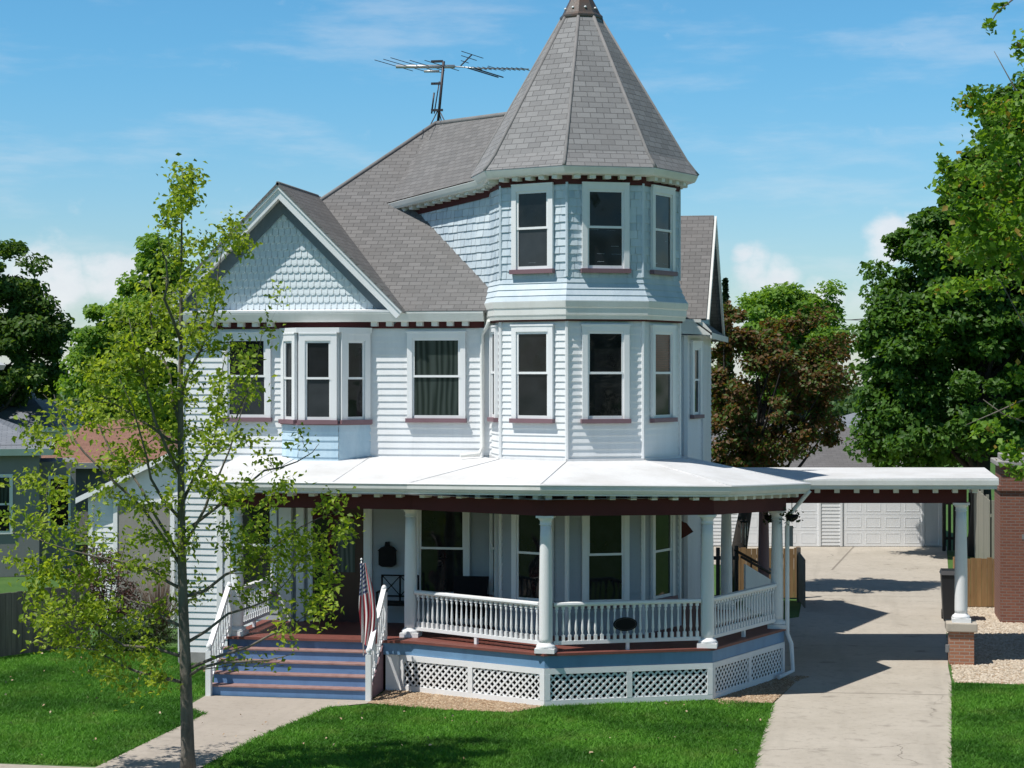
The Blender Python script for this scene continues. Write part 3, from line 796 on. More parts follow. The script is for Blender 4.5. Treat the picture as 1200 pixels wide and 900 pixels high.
# railings
bal_me = None
def baluster_mesh(h):
    b = MB(); r = .028
    b.box(-r,r,-r,r,0,h*.16); b.box(-r,r,-r,r,h*.86,h)
    b.lathe([(r*.75,h*.16),(r*.5,h*.2),(r*1.0,h*.3),(r*.85,h*.4),(r*.55,h*.66),(r*.5,h*.74),(r*.9,h*.8),(r*.6,h*.86)], (0,0,0), 8)
    o = b.build('baluster', M_TRIM, None, origin=(0,0,0)); me = o.data; bpy.data.objects.remove(o); return me
BAL = baluster_mesh(.66)
def railing(a, b, zt=1.84, zb_=1.10, sp=.118, foot=True, mat=M_TRIM):
    a, b = Vector(a), Vector(b); M = frame(a,b); L = (b-a).length
    s = MB(); 
    prof = [(-.05,zt-.075),(.05,zt-.075),(.065,zt-.045),(.06,zt-.01),(.03,zt),(-.03,zt),(-.06,zt-.01),(-.065,zt-.045)]
    s.profile([tuple(a),tuple(b)], prof); r = s.build('railing', mat, house)
    s = MB(); s.profile([tuple(a),tuple(b)], [(-.035,zb_-.02),(.035,zb_-.02),(.035,zb_+.045),(-.035,zb_+.045)])
    if foot:
        for q in (.5,): s.box(L*q-.03,L*q+.03,-.03,.03,ZF,zb_-.02,M)
    s.build('bottom_rail', mat, r)
    n = int(L/sp); ang = math.atan2((b-a).y,(b-a).x)
    for i in range(n):
        q = a + (b-a)*((i+.5)/n)
        link('baluster', BAL, r, (q.x,q.y,zb_+.04)).rotation_euler.z = ang
    return r
def seg(k0, k1, g=.14):
    a, b = Vector(cols[k0]), Vector(cols[k1]); t = (b-a).normalized(); return a+t*g, b-t*g
railing(*seg(-1,0)); railing(*seg(0,1)); railing(*seg(1,2))
a = Vector((-6.2,-.70)); railing((-6.2,-.70),(-6.2,-2.62))
# porch roof
zi = 4.29
eo = edge_pts(4.6, -3.5, -6.85)
ez = [3.93,3.93,4.0,3.93,3.80,3.80]
T = {k: octo(RT+.02,k) for k in range(-2,4)}
E_ = [(*p, z) for p, z in zip(eo, ez)]
in_ = lambda k: (*T[k], zi)
I0, I1 = (-6.85,YF-.01,zi-.02), (-1.8,YF-.01,zi)
nsub = 1
m = MB()
m.face([E_[0],E_[1],I1,I0]); m.face([E_[1],in_(-1),I1]); m.face([E_[1],E_[2],in_(0),in_(-1)]); m.face([E_[2],E_[3],in_(1),in_(0)])
m.face([E_[3],E_[4],in_(2),in_(1)]); I5 = (XE,4.2,4.15); m.face([E_[4],E_[5],I5,in_(2)]); m.face([E_[0],I0,(-7.0,YF-.01,4.0),(-7.0,-3.4,3.9)])
# rolled edge
m.profile(eo, [(-.05,-.03),(.035,-.035),(.045,-.012),(.03,.008),(-.05,.012)], zs=ez)
for p_, q_ in ((E_[1],in_(-1)),(E_[2],in_(0)),(E_[3],in_(1)),(E_[4],in_(2)),((-5.6,-3.5,3.93),(-5.6,YF,zi-.01)),((-4.1,-3.5,3.93),(-4.1,YF,zi-.01))): m.tube([Vector(p_)+Vector((0,0,.004)), Vector(q_)+Vector((0,0,.004))], .012, 5)
m.build('porch_roof', M_MEMB, house)
m = MB(); m.profile(eo, [(-.02,-.16),(-.0,-.155),(.03,-.10),(.03,-.035),(-.02,-.035)], zs=ez)
m.profile(eo, [(-.55,-.20),(-.03,-.20),(-.03,-.135),(-.55,-.135)], zs=ez); m.build('porch_gutter', M_GUT, house)
m = MB()
for i in range(5):
    a, b = Vector(eo[i]), Vector(eo[i+1]); M = frame(a,b); L = (b-a).length; n = max(2,round(L/.40))
    for j in range(n):
        u = (j+.5)*L/n; z = ez[i]+(ez[i+1]-ez[i])*u/L - .2; m.box(u-.055,u+.055,-.42,-.16,z-.075,z-.002,M)
m.build('porch_dentil_trim', M_GUT, house)
bo = edge_pts(4.16, -3.05, -6.4); bz = [3.42,3.41,3.41,3.38,3.26,3.26]
m = MB(); m.profile(bo, [(-.2,0),(.0,0),(.0,.36),(-.2,.36)], zs=bz); m.profile([(-6.4,YF),(-6.4,-3.05)], [(-.2,3.46),(0,3.46),(0,3.78),(-.2,3.78)]); m.build('porch_beam', M_MAR, house)
m = MB(); m.face([(p[0],p[1],3.72) for p in [(-6.8,YF)]+[eo[0],eo[1],po(4.5,0),po(4.5,1),po(4.5,2),po(4.5,3)]+[(XE,4.2),(XE,YF)]][::-1]); m.build('porch_ceiling', M_GUT, house)
# entry: door, sidelights, recess
m = MB(); M = frame((-5.4,YF),(-4.1,YF),.02)
m.box(0,.1,0,.05,ZF,3.4,M); m.box(1.17,1.3,0,.05,ZF,3.46,M); m.box(.1,1.17,0,.048,3.28,3.4,M); m.build('door_frame', M_TRIM, house)
m = MB(); m.box(.1,1.17,0,.02,ZF,3.28,M); dr = m.build('front_door', M_DOORR, house)
m = MB(); m.box(.62,.98,.02,.032,1.95,2.95,M); m.build('pane', M_DOORG, dr)
m = MB(); m.box(.15,.42,.02,.03,1.5,3.1,M); m.build('sidelight', M_DARKG, dr)
m = MB(); m.box(.44,.50,.02,.06,ZF,3.28,M); m.box(.1,1.17,.02,.05,3.02,3.10,M); m.build('door_rail', M_MAR, dr)
m = MB(); p = M(.56,.06,1.95); m.lathe([(.012,-.03),(.03,-.01),(.03,.02),(.01,.035)], p, 10); m.build('handle', M_ALU, dr)
m = MB(); M = frame((-4.24,YF),(-3.2,YF),.02); m.box(.0,.0+.17,0,.04,ZF,3.46,M); m.build('entry_corner_board', M_TRIM, house)
# stairs
sx0, sx1 = -6.3, -3.28
ny = 4; run = .26; rise = ZF/5
st = MB()
for i in range(5):
    y = -3.0-run*(4-i) ; z1 = rise*(i+1)
    st.box(sx0,sx1,y,-2.9,z1-rise,z1-.024)
stairs = st.build('stairs', M_BLUE, house)
for i in range(4):
    y = -3.0-run*(4-i); z1 = rise*(i+1)
    t_ = MB(); t_.box(sx0-.03,sx1+.03,y-.03,y+run,z1-.024,z1); t_.build('tread', M_TREAD, stairs)
m = MB(); m.slab([(sx1+.035,-4.15,0),(sx1+.035,-3.0,0),(sx1+.035,-3.0,.88),(sx1+.035,-3.2,.72)], .03); m.build('stringer', M_MAUVE, stairs)
def stair_rail(x):
    for (y,z0,z1) in ((-4.12,0,.98),(-2.96,ZF,1.98)):
        t_ = MB(); t_.box(x-.05,x+.05,y-.05,y+.05,z0,z1-.14); t_.lathe([(.045,0),(.03,.02),(.055,.06),(.05,.1),(.02,.14)], (x,y,z1-.14), 10)
        t_.build('newel_post', M_TRIM, stairs)
    t_ = MB(); M_ = lambda y,z: (x,y,z)
    r = None
    for (za,zb_,w,h) in ((.88,1.86,.045,.06),(.22,1.12,.03,.05)):
        t_ = MB()
        P = [(x-w,-4.09,za),(x+w,-4.09,za),(x+w,-2.99,zb_),(x-w,-2.99,zb_)]
        Q = [(a_,b_,c_+h) for a_,b_,c_ in P]
        t_.face(P[::-1]); t_.face(Q)
        for i in range(4): t_.face([P[i],P[(i+1)%4],Q[(i+1)%4],Q[i]])
        r = t_.build('stair_handrail' if r is None else 'stair_bottom_rail', M_TRIM, stairs)
    for i in range(8):
        f_ = (i+.6)/8.2; y = -4.09+1.1*f_
        link('baluster', BAL, stairs, (x,y,.27+.9*f_))
stair_rail(-3.24); stair_rail(-6.28)
# side stair at the back of the porch
m = MB(); m.slab([(3.2,3.3,.95),(3.75,3.85,.6),(3.75,3.85,1.45),(3.2,3.3,1.85)], .06); m.build('side_stair_panel', M_SIDE, house)
m = MB(); m.tube([(3.1,3.4,2.0),(3.85,4.1,1.5)], .03, 6); m.tube([(2.9,4.4,2.05),(3.9,5.3,1.4)], .03, 6)
for f_ in (.05,.35,.65,.95): m.tube([(2.9+1.0*f_,4.4+.9*f_,.6),(2.9+1.0*f_,4.4+.9*f_,2.05-.65*f_)], .022, 6)
m.build('side_handrail', M_DARKW, house)
# porch corner downspout and meter box
m = MB(); p2 = Vector(po(4.62,2)); q2 = Vector(po(4.13,2))
m.tube([(p2.x,p2.y,3.66),(p2.x-.05,p2.y,3.6),(q2.x+.07,q2.y-.02,3.15),(q2.x+.05,q2.y-.02,2.9),(q2.x+.05,q2.y-.02,.85),(q2.x+.13,q2.y-.05,.65),(q2.x+.16,q2.y-.05,.12),(q2.x-.1,q2.y-.5,.05)], .042, 8)
m.build('porch_downspout', M_TRIM, house)
m = MB(); m.box(q2.x+.0,q2.x+.16,q2.y+.02,q2.y+.12,2.55,2.95); m.build('meter_box', M_GREYBOX, house)

# ---- carport roof
cang = math.radians(10); co = Vector((4.79,1.08))
def CM(u, v, z):
    """u along the carport front, v to the back"""
    return (co.x+u*math.cos(cang), co.y+u*math.sin(cang)+v, z)
CL, CD = 3.62, 3.9
m = MB()
m.slab([CM(-.9,.0,3.79),CM(.2,0,3.83),CM(CL,0,3.84),CM(CL,CD,3.86),CM(-1.9,CD,3.86)], .05); m.build('carport_roof', M_MEMB, house)
m = MB(); m.box(-.6,CL-.03,.01,.06,3.62,3.80,CM); m.box(CL-.08,CL-.03,.06,CD-.06,3.62,3.80,CM); m.box(-.6,CL-.08,.06,CD-.06,3.61,3.66,CM); m.box(-.6,CL-.06,CD-.06,CD-.01,3.62,3.8,CM)
m.box(-.6,CL,-.03,.01,3.70,3.80,CM); m.build('carport_gutter', M_GUT, house)
m = MB(); u = -.1
while u < CL-.4: m.box(u,u+.11,.2,.52,3.53,3.61,CM); u += .4
m.build('carport_dentil_trim', M_GUT, house)
m = MB(); m.box(-.75,CL-.61,.54,.74,3.3,3.62,CM); m.box(CL-.81,CL-.61,.74,CD-.3,3.3,3.62,CM); m.box(-.75,CL-.81,CD-.5,CD-.3,3.3,3.62,CM); m.build('carport_beam', M_MAR, house)
for v in (.66,):
    p = CM(CL-.72, v, 0); column(p[0], p[1], .86, 3.305, M_TRIM, .13)
    m = MB(); b = .245; m.box(p[0]-b,p[0]+b,p[1]-b,p[1]+b,0,.68); pr = m.build('brick_pier', M_BRICKO, house)
    m = MB(); b = .31; m.box(p[0]-b,p[0]+b,p[1]-b,p[1]+b,.68,.86); m.build('cap_stone', M_CONC, pr, bevel=.02)
m = MB(); p = CM(CL-.72,.66,0); m.box(p[0]-.32,p[0]-.25,p[1]-.2,p[1]-.1,.25,.4); m.build('outlet_box', M_GREYBOX, house)

# ---- one storey side wing
m = MB()
wx0, wx1, wy = -12.2, -8.13, 4.5
zr = lambda x_: 3.12+(x_-wx0)*.47
m.siding((wx0,wy),(wx1,wy), .2, 5.0, .125, .018, lim=lambda z: (max(0,(z-3.12)/.47), wx1-wx0))
m.build('side_wing_wall', M_SIDE, house)
m = MB(); m.prism([(wx0+.03,wy+.02),(wx1,wy+.02),(wx1,9),(wx0+.03,9)], 0, 3.05); m.build('side_wing_core', M_SIDE, house)
m = MB(); m.slab([(wx0-.25,wy-.25,3.03),(wx1,wy-.25,5.06),(wx1,10,5.06),(wx0-.25,10,3.03)], .05); m.build('side_wing_roof', M_ROOF, house)
m = MB(); m.slab([(wx0-.25,wy-.27,2.9),(wx1,wy-.27,4.93),(wx1,wy-.27,5.06),(wx0-.25,wy-.27,3.03)], .03); m.box(wx0-.03,wx0+.08,wy-.05,wy,0,3.1); m.build('side_wing_trim', M_TRIM, house)
m = MB(); M = frame((wx0+.6,wy),(wx0+2.1,wy),.02); m.box(0,.1,0,.05,.2,3.0,M); m.box(1.4,1.5,0,.05,.2,3.0,M); m.box(.1,1.4,0,.05,2.9,3.0,M); dw = m.build('side_door', M_TRIM, house)
m = MB(); m.box(.1,1.4,0,.02,.2,2.9,M); m.build('door_panel', M_BEIGE, dw)

# ================================================================== SMALL THINGS ON THE HOUSE
# roof antenna
ab = Vector((-3.72,4.08,11.56)); dA = (ab.x-CX)*FX+(ab.y-CY)*FY
ant = thing('roof_antenna', ab, 'old metal television antenna with many thin rods standing on the roof peak', 'antenna')
topz = HZ+(HORIZ-72)/FPX*dA
m = MB(); m.tube([ab+Vector((-.03,0,-.15)), Vector((ab.x+.12,ab.y,topz))], .032, 8); m.tube([ab+Vector((-.16,0,.25)), Vector((ab.x-.10,ab.y,topz-.7))], .02, 6); m.tube([ab+Vector((-.10,0,.25)), Vector((ab.x+.02,ab.y,topz-.45))], .014, 6); m.build('mast', M_ROD, ant)
m = MB()
for dx, dy in ((-.42,.0),(.42,-.05),(.1,.5)): m.tube([ab+Vector((dx,dy,-.45)), ab+Vector((0,0,.35))], .013, 6)
for zz in (.3,.9,1.4): m.box(ab.x-.17,ab.x+.1,ab.y-.025,ab.y+.025,ab.z+zz,ab.z+zz+.05)
m.build('mast_bracket', M_ROD, ant)
def antp(px, py, dd=0): return W(px, py, dA+dd)
m = MB(); m.tube([antp(464,78), antp(533,78)], .042, 8); m.tube([antp(497,83.5), antp(515,83.5)], .03, 8); m.tube([antp(533,78), antp(560,80), antp(620,81)], .016, 6); m.build('boom', M_ALU, ant)
e1 = Vector((-.45*RX+.9*-FX, -.45*RY-.9*FY, 0)).normalized()
rod = MB()
def rods(c, L, lst):
    r_ = MB(); r_.tube([c+e1*L*.55, c-e1*L*.45], .0085, 5); lst.append(r_)
rl = []
for px_, L in ((464,1.7),(477,1.9),(491,2.3),(503,1.6),(520,1.6)): rods(antp(px_,77.5), L, rl)
for px_ in (546,552): 
    c = antp(px_,79); r_ = MB(); r_.tube([c, c-e1*1.6], .016, 5); rl.append(r_)
for i in range(11): rods(antp(560+i*5.6,80.3+i*.1), .45 if i not in (4,) else .8, rl)
for r_ in rl: r_.build('antenna_rod', M_ROD, ant)
m = MB(); c0, c1 = antp(540,77), antp(553,64,.2); m.tube([c0,c1], .016, 6)
for t in (.35,.7,1.0):
    c = c0.lerp(c1,t); m.tube([c+e1*.5*t, c-e1*.55*t], .009, 5)
m.build('corner_reflector', M_ROD, ant)

# wall mailbox
y = YF-.02
mb_ = thing('wall_mailbox', (-3.74,y,2.08), 'ornate black wall mailbox with a pointed top beside the front door', 'mailbox')
m = MB(); m.slab([(-3.91,y-.12,2.12),(-3.84,y-.12,2.08),(-3.64,y-.12,2.08),(-3.57,y-.12,2.12),(-3.57,y-.12,2.40),(-3.64,y-.12,2.46),(-3.84,y-.12,2.46),(-3.91,y-.12,2.40)], .12); m.build('box', M_BLACK, mb_, bevel=.01)
m = MB(); m.slab([(-3.93,y-.135,2.40),(-3.55,y-.135,2.40),(-3.62,y-.135,2.47),(-3.70,y-.135,2.5),(-3.71,y-.135,2.58),(-3.77,y-.135,2.58),(-3.78,y-.135,2.5),(-3.86,y-.135,2.47)], .13); m.build('lid', M_BLACK, mb_)
# black bench
bn = thing('porch_bench', (-3.45,-1.0,ZF), 'black metal bench with crossed back on the porch beside the mailbox', 'bench')
m = MB(); m.box(-3.82,-3.04,-1.35,-.86,1.38,1.43); m.build('seat', M_BLACK, bn)
m = MB(); 
for z in (1.52,1.93): m.box(-3.80,-3.06,-.88,-.85,z-.015,z+.015)
for x in (-3.80,-3.43,-3.06): m.box(x-.015,x+.015,-.88,-.85,1.43,1.945)
for x in (-3.79,-3.42):
    m.tube([(x,-.865,1.53),(x+.36,-.865,1.92)], .011, 5); m.tube([(x,-.865,1.92),(x+.36,-.865,1.53)], .011, 5)
m.build('backrest', M_BLACK, bn)
for x in (-3.79,-3.07):
    for yy in (-1.33,-.87): m = MB(); m.box(x-.018,x+.018,yy-.018,yy+.018,ZF,1.38); m.build('leg', M_BLACK, bn)
    m = MB(); m.box(x-.02,x+.02,-1.33,-.87,1.62,1.65); m.box(x-.015,x+.015,-1.33,-1.30,1.43,1.62); m.build('armrest', M_BLACK, bn)
# wicker armchair
ch = thing('wicker_armchair', (-1.95,-1.35,ZF), 'dark wicker armchair on the porch in front of the front window', 'chair')
m = MB(); m.box(-2.28,-1.62,-1.75,-1.15,1.22,1.38); m.build('seat', M_WICKER, ch, bevel=.02)
m = MB(); m.slab([(-2.26,-1.22,1.38),(-1.64,-1.22,1.38),(-1.60,-1.08,1.97),(-2.30,-1.08,1.97)], .07); m.build('backrest', M_WICKER, ch, bevel=.02)
for x in (-2.31,-1.65):
    m = MB(); m.box(x,x+.07,-1.77,-1.1,1.38,1.62); m.build('armrest', M_WICKER, ch, bevel=.015)
    for yy in (-1.74,-1.18): m = MB(); m.box(x,x+.06,yy,yy+.05,ZF,1.22); m.build('leg', M_WICKER, ch)
# oval plaque on the railing
a, b = Vector(cols[0]), Vector(cols[1]); M = frame(a, b); uu = .5*(b-a).length-.06
pq = MB()
ov = lambda rx, rz, v: [M(uu+rx*math.cos(g), v, 1.42+rz*math.sin(g)) for g in np.linspace(0,2*PI,33)[:-1]]
pq.slab(ov(.225,.125,.075), .02); pl = tag(pq.build('oval_plaque', M_BLACK), 'small black oval plaque hung on the white porch railing', 'plaque')
m = MB(); i0, i1 = ov(.205,.108,.079), ov(.195,.099,.079)
for k in range(32): m.face([i0[k], i0[(k+1)%32], i1[(k+1)%32], i1[k]])
m.build('plaque_border', M_ROD, pl)
# flag on a staff
fd = 34.55
fb = W(426, 746, fd); fb.z = .77
fl_ = thing('flag_on_staff', fb, 'American flag hanging folded from a thin white staff beside the right stair rail', 'flag')
ft = W(423.5, 657, fd)
m = MB(); m.tube([fb, ft], .011, 8); m.lathe([(.005,0),(.022,.015),(.022,.03),(.004,.05)], ft, 8); m.build('staff', M_TRIM, fl_)
def flagmat():
    m, nt, b = newmat('flag_cloth'); t = nt.nodes.new('ShaderNodeUVMap'); t.uv_map = 'flag'
    s = nt.nodes.new('ShaderNodeSeparateXYZ'); nt.links.new(t.outputs[0], s.inputs[0])
    def mth(op, a, b_=None, c=None):
        n = nt.nodes.new('ShaderNodeMath'); n.operation = op
        for i, v in enumerate((a, b_)):
            if v is None: continue
            if hasattr(v,'links'): nt.links.new(v, n.inputs[i])
            else: n.inputs[i].default_value = v
        return n.outputs[0]
    st_ = mth('LESS_THAN', mth('FRACT', mth('MULTIPLY', s.outputs[1], 6.5)), .5)
    col = mixc(nt, st_, (.75,.73,.72), (.42,.03,.05))
    ca = mth('MULTIPLY', mth('LESS_THAN', s.outputs[0], .4), mth('GREATER_THAN', s.outputs[1], .46))
    vo = node(nt, 'TexVoronoi'); vo.inputs['Scale'].default_value = 1; vo.inputs['Randomness'].default_value = 0
    mp = nt.nodes.new('ShaderNodeMapping'); mp.inputs['Scale'].default_value = (20,15,1); nt.links.new(t.outputs[0], mp.inputs[0]); nt.links.new(mp.outputs[0], vo.inputs['Vector'])
    star = mth('LESS_THAN', vo.outputs['Distance'], .3)
    cc = mixc(nt, star, (.03,.045,.14), (.75,.75,.75)); col = mixc(nt, ca, col, cc)
    nt.links.new(col, b.inputs['Base Color']); b.inputs['Roughness'].default_value = .8
    return m
NU, NV = 25, 30
V = []; UV = []
for j in range(NV+1):
    v = j/NV
    for i in range(NU+1):
        u = i/NU     # u: 0 at the hoist/top corner ... folded across
        wdt = .13+.20*min(1,v*1.6)-.10*max(0,v-.75)*4*.5
        x_ = (u-.18)*wdt + .05*v + .012*math.sin(v*9+u*5)
        yy = .05*math.sin(u*PI*5.2+v*2.2)*(.4+.6*v)
        zz = ft.z-.04-(1.55*v*(1-.10*abs(u-.6)))
        V.append((ft.x+x_*RX-yy*FX+.0, ft.y+x_*RY-yy*FY-.02, zz)); UV.append((v*.95+.1*u, 1-(u*.75+v*.25)))
me = bpy.data.meshes.new('flag_cloth'); F = [[j*(NU+1)+i, j*(NU+1)+i+1, (j+1)*(NU+1)+i+1, (j+1)*(NU+1)+i] for j in range(NV) for i in range(NU)]
me.from_pydata([(v[0]-ft.x, v[1]-ft.y, v[2]-ft.z) for v in V], [], F); l = me.uv_layers.new(name='flag')
for p in me.polygons:
    p.use_smooth = True
    for li, vi in zip(p.loop_indices, p.vertices): l.data[li].uv = UV[vi]
me.materials.append(flagmat()); link('cloth', me, fl_, ft)
# hanging basket, wind chime and red cloth under the porch roof
def basket(px, py, d, label, r=.15):
    c = W(px, py, d); t = thing('hanging_basket', c, label, 'hanging basket', 'baskets hanging under the porch beam')
    m = MB(); m.lathe([(.03,-.14),(.11,-.08),(.135,.0),(.13,.0)], c, 12); m.build('basket', M_BLACK, t)
    m = MB(); m.tube([c+Vector((0,0,-.02)), c+Vector((0,0,.34))], .008, 5); m.build('hanger', M_BLACK, t)
    P = np.array(c)+rng.normal(size=(90,3))*np.array([r*.7,r*.7,r*.6])+np.array([0,0,-.02]); leaf_object('plant', P, .07, M_LDARK, t)
M_LDARK = leafmat('dark_green_leaf', (.022,.045,.012), (.04,.075,.02), .2)
basket(928, 603, 36.45, 'dark leafy basket hanging right of the corner porch column')
basket(903, 604, 37.2, 'dark leafy basket hanging behind the corner porch column, left of it', .12)
c = W(872, 612, 39.6)
wc_ = thing('wind_chime', c, 'metal wind chime hanging between the rear porch columns', 'wind chime')
m = MB(); m.lathe([(.09,.0),(.09,.025)], c, 12); m.tube([c+Vector((0,0,.02)), c+Vector((0,0,.38))], .006, 5); m.build('top_disc', M_BLACK, wc_)
for i in range(5):
    q = c+Vector((.07*math.cos(i*1.256),.07*math.sin(i*1.256),0)); m = MB(); m.tube([q, q+Vector((0,0,-.28-.05*i))], .012, 6); m.build('chime_tube', M_ALU, wc_)
c = W(803, 622, 39.0)
m = MB()
def RC_(u,v,z): return (c.x+u*RX+v*FX, c.y+u*RY+v*FY, c.z+z)
m.slab([RC_(-.15,0,-.2),RC_(.0,-.02,-.12),RC_(.17,0,-.02),RC_(.03,.02,.16),RC_(-.13,0,.22)], .02); m.tube([RC_(-.12,0,.2), RC_(-.12,0,.75)], .006, 5)
tag(m.build('red_pennant', M_REDCL), 'dark red cloth pennant hanging at the shaded end of the porch', 'pennant')

# ================================================================== GROUND
def sheet(name, pts, z, mat, kind='structure'):
    m = MB(); m.face([(p[0],p[1],z) for p in pts]); return tag(m.build(name, mat, origin=(pts[0][0],pts[0][1],z)), kind=kind)
m = MB(); m.face([(-400,-200,-.012),(400,-200,-.012),(400,600,-.012),(-400,600,-.012)]); tag(m.build('ground', M_GROUND, origin=(0,0,0)), kind='structure')
gp = lambda x, y: tuple(G(x,y)[:2])
drive = [(3.86,-15.2),gp(882,900),gp(905,826),gp(932,800),(4.0,.4),(2.6,3.0),(2.4,6.5),(4.2,9),(4.2,13),(4.0,20),(-3,23),(-3,28.0),(8.75,28.6),(8.35,20),(7.95,13.7),(7.55,6),(7.36,1.7),gp(1115,800),gp(1115,900),(6.5,-15.2)]
sheet('driveway', drive, .004, M_CONC)
walk = [(-6.34,-4.1),(-6.3,-5.3),gp(238,838),gp(115,898),gp(90,910),(-4.0,-12.4),gp(235,900),gp(300,866),gp(385,829),(-3.2,-4.4),(-3.2,-4.1)]
sheet('path', walk, .006, M_WALK)
sheet('pavement', [(-40,-11.9),(3.8,-11.9),(3.85,-10.42),(-40,-10.42)], .002, M_WALK)
m = MB(); p0, p1 = Vector(gp(1003,638)), Vector(gp(975,668))
m.face([(*(p0+Vector((-.03,0))),.008),(*(p0+Vector((.03,0))),.008),(*(p1+Vector((.03,0))),.008),(*(p1+Vector((-.03,0))),.008)])
for yy in (-1.9,4.2,13.5): m.face([(3.7 if yy<0 else 4.4,yy,.008),(7.6,yy+.25,.008),(7.6,yy+.27,.008),(3.7 if yy<0 else 4.4,yy+.02,.008)])
M_JOINT = plain('dark_joint', (.27,.24,.20), .95); tag(m.build('driveway_joint', M_JOINT), kind='structure')
grav = [(7.38,-.22),(12.5,-.22),(12.5,12),(7.95,12),(7.5,5)]
sheet('gravel_base', grav, .003, M_MULCH)
bed1 = [(-3.2,-4.35),gp(450,826),gp(520,832),gp(600,835),po(RP+.02,0),(-2.9,-2.95),(-3.2,-3.0)]
bed2 = [gp(845,826),gp(872,824),gp(905,824),gp(932,800),po(RP+.5,2),po(RP,2),po(RP,1)]
sheet('mulch_base', bed1, .003, M_MULCH); sheet('mulch_strip', bed2, .003, M_MULCH)
def inpoly(P, poly):
    x, y = P[:,0], P[:,1]; ins = np.zeros(len(P), bool); n = len(poly)
    for i in range(n):
        x0, y0 = poly[i][:2]; x1, y1 = poly[(i+1)%n][:2]
        c = ((y0 > y) != (y1 > y)) & (x < (x1-x0)*(y-y0)/(y1-y0+1e-12)+x0); ins ^= c
    return ins
def scatter(poly, dens):
    a = np.array([p[:2] for p in poly]); lo, hi = a.min(0), a.max(0); n = int(np.prod(hi-lo)*dens)
    P = lo+rng.random((n,2))*(hi-lo); return P[inpoly(P, poly)]
def stones(name, poly, dens, size, mat, flat=.5):
    P = scatter(poly, dens); n = len(P); s = size*(.5+rng.random(n))[:,None]
    d = np.array([[1,0,-.3],[-.5,.87,-.3],[-.5,-.87,-.3],[0,0,.8]])
    V = np.zeros((n,4,3)); ang = rng.random(n)*6.28; ca, sa = np.cos(ang), np.sin(ang)
    for k in range(4):
        q = d[k]+rng.normal(size=(n,3))*.2
        V[:,k,0] = P[:,0]+(q[:,0]*ca-q[:,1]*sa)*s[:,0]; V[:,k,1] = P[:,1]+(q[:,0]*sa+q[:,1]*ca)*s[:,0]; V[:,k,2] = .012+q[:,2]*s[:,0]*flat
    i = np.arange(n)*4
    F = np.concatenate([np.stack([i+a,i+b,i+c],1) for a,b,c in ((0,1,3),(1,2,3),(2,0,3))])
    return tag(raw(name, V.reshape(-1,3), F, mat, origin=Vector((P[:,0].mean(),P[:,1].mean(),0))), kind='stuff')
stones('gravel', grav, 420, .035, M_STONES)
stones('mulch', bed1, 900, .022, M_CHIP, .4); stones('mulch', bed2, 900, .022, M_CHIP, .4)
# grass blades
lawnL = [(-16,-10.36),gp(115,897),gp(240,837),(-6.45,-5.2),(-6.45,-4.1),(-6.5,-1.0),(-7.5,-.7),(-9,1.5),(-13.5,-.2),(-16,-2)]
lawnC = [gp(240,899),gp(300,866),gp(385,829.5),gp(450,827),gp(520,833),gp(600,836),po(RP+.1,0),po(RP+.1,1),gp(905,826),gp(883,900),(3.7,-10.2),(-3.9,-10.3)]
lawnR = [gp(1117,900),gp(1117,801),(12.5,-.3),(12.5,-11),(6.9,-10.4)]
lawnF = [(-14,-16),(3.6,-16),(3.6,-12.0),(-14,-12.0)]
parts = [scatter(p, dn) for p, dn in ((lawnL,1500),(lawnC,1500),(lawnR,1500),(lawnF,500))]
edges = []
for poly in (lawnL, lawnC, lawnR):     # ragged longer fringe at the edges
    for i in range(len(poly)):
        a = np.array(poly[i][:2]); b = np.array(poly[(i+1)%len(poly)][:2]); k = int(np.linalg.norm(b-a)*45)
        edges.append(a+(b-a)*rng.random((k,1))+rng.normal(size=(k,2))*.014)
P = np.concatenate(parts+edges); n = len(P)
def fbm(P, s, seed):
    r = np.random.default_rng(seed); v = np.zeros(len(P))
    for k in range(7):
        d = r.normal(size=2); d /= np.linalg.norm(d); v += np.sin(P@d*s*(.6+r.random()*1.2)+r.random()*6.28)/7
    return v
h = (.032+.03*rng.random(n))*(1+.5*fbm(P,1.6,3)); w = .011+.006*rng.random(n)
ang = rng.random(n)*6.28; lean = rng.normal(size=(n,2))*.055
V = np.zeros((n,3,3)); V[:,0,:2] = P-np.stack([np.cos(ang),np.sin(ang)],1)*w[:,None]; V[:,1,:2] = P+np.stack([np.cos(ang),np.sin(ang)],1)*w[:,None]
V[:,2,:2] = P+lean; V[:,2,2] = h; V[:,:2,2] = -.01
def grassmat():
    m, nt, b = newmat('grass_blade'); g = nt.nodes.new('ShaderNodeNewGeometry'); r = g.outputs['Random Per Island']
    c = mixc(nt, r, (.08,.25,.022), (.17,.40,.045))
    n1 = noise(nt, wcoords(nt,(1,1,0)), 1.1, 5, .65); c = mixc(nt, ramp(nt,n1,.5,.72), c, (.17,.29,.05))
    n2 = noise(nt, wcoords(nt,(1,1,0)), .45, 3); c = mixc(nt, ramp(nt,n2,.42,.62), c, (.05,.165,.016))
    nt.links.new(c, b.inputs['Base Color']); b.inputs['Roughness'].default_value = .55; b.inputs['Specular IOR Level'].default_value = .25
    tr = nt.nodes.new('ShaderNodeBsdfTranslucent'); nt.links.new(c, tr.inputs[0]); mx = nt.nodes.new('ShaderNodeMixShader'); mx.inputs[0].default_value = .42
    nt.links.new(b.outputs[0], mx.inputs[1]); nt.links.new(tr.outputs[0], mx.inputs[2])
    nt.links.new(mx.outputs[0], [q for q in nt.nodes if q.type == 'OUTPUT_MATERIAL'][0].inputs[0]); return m
i = np.arange(n)*3
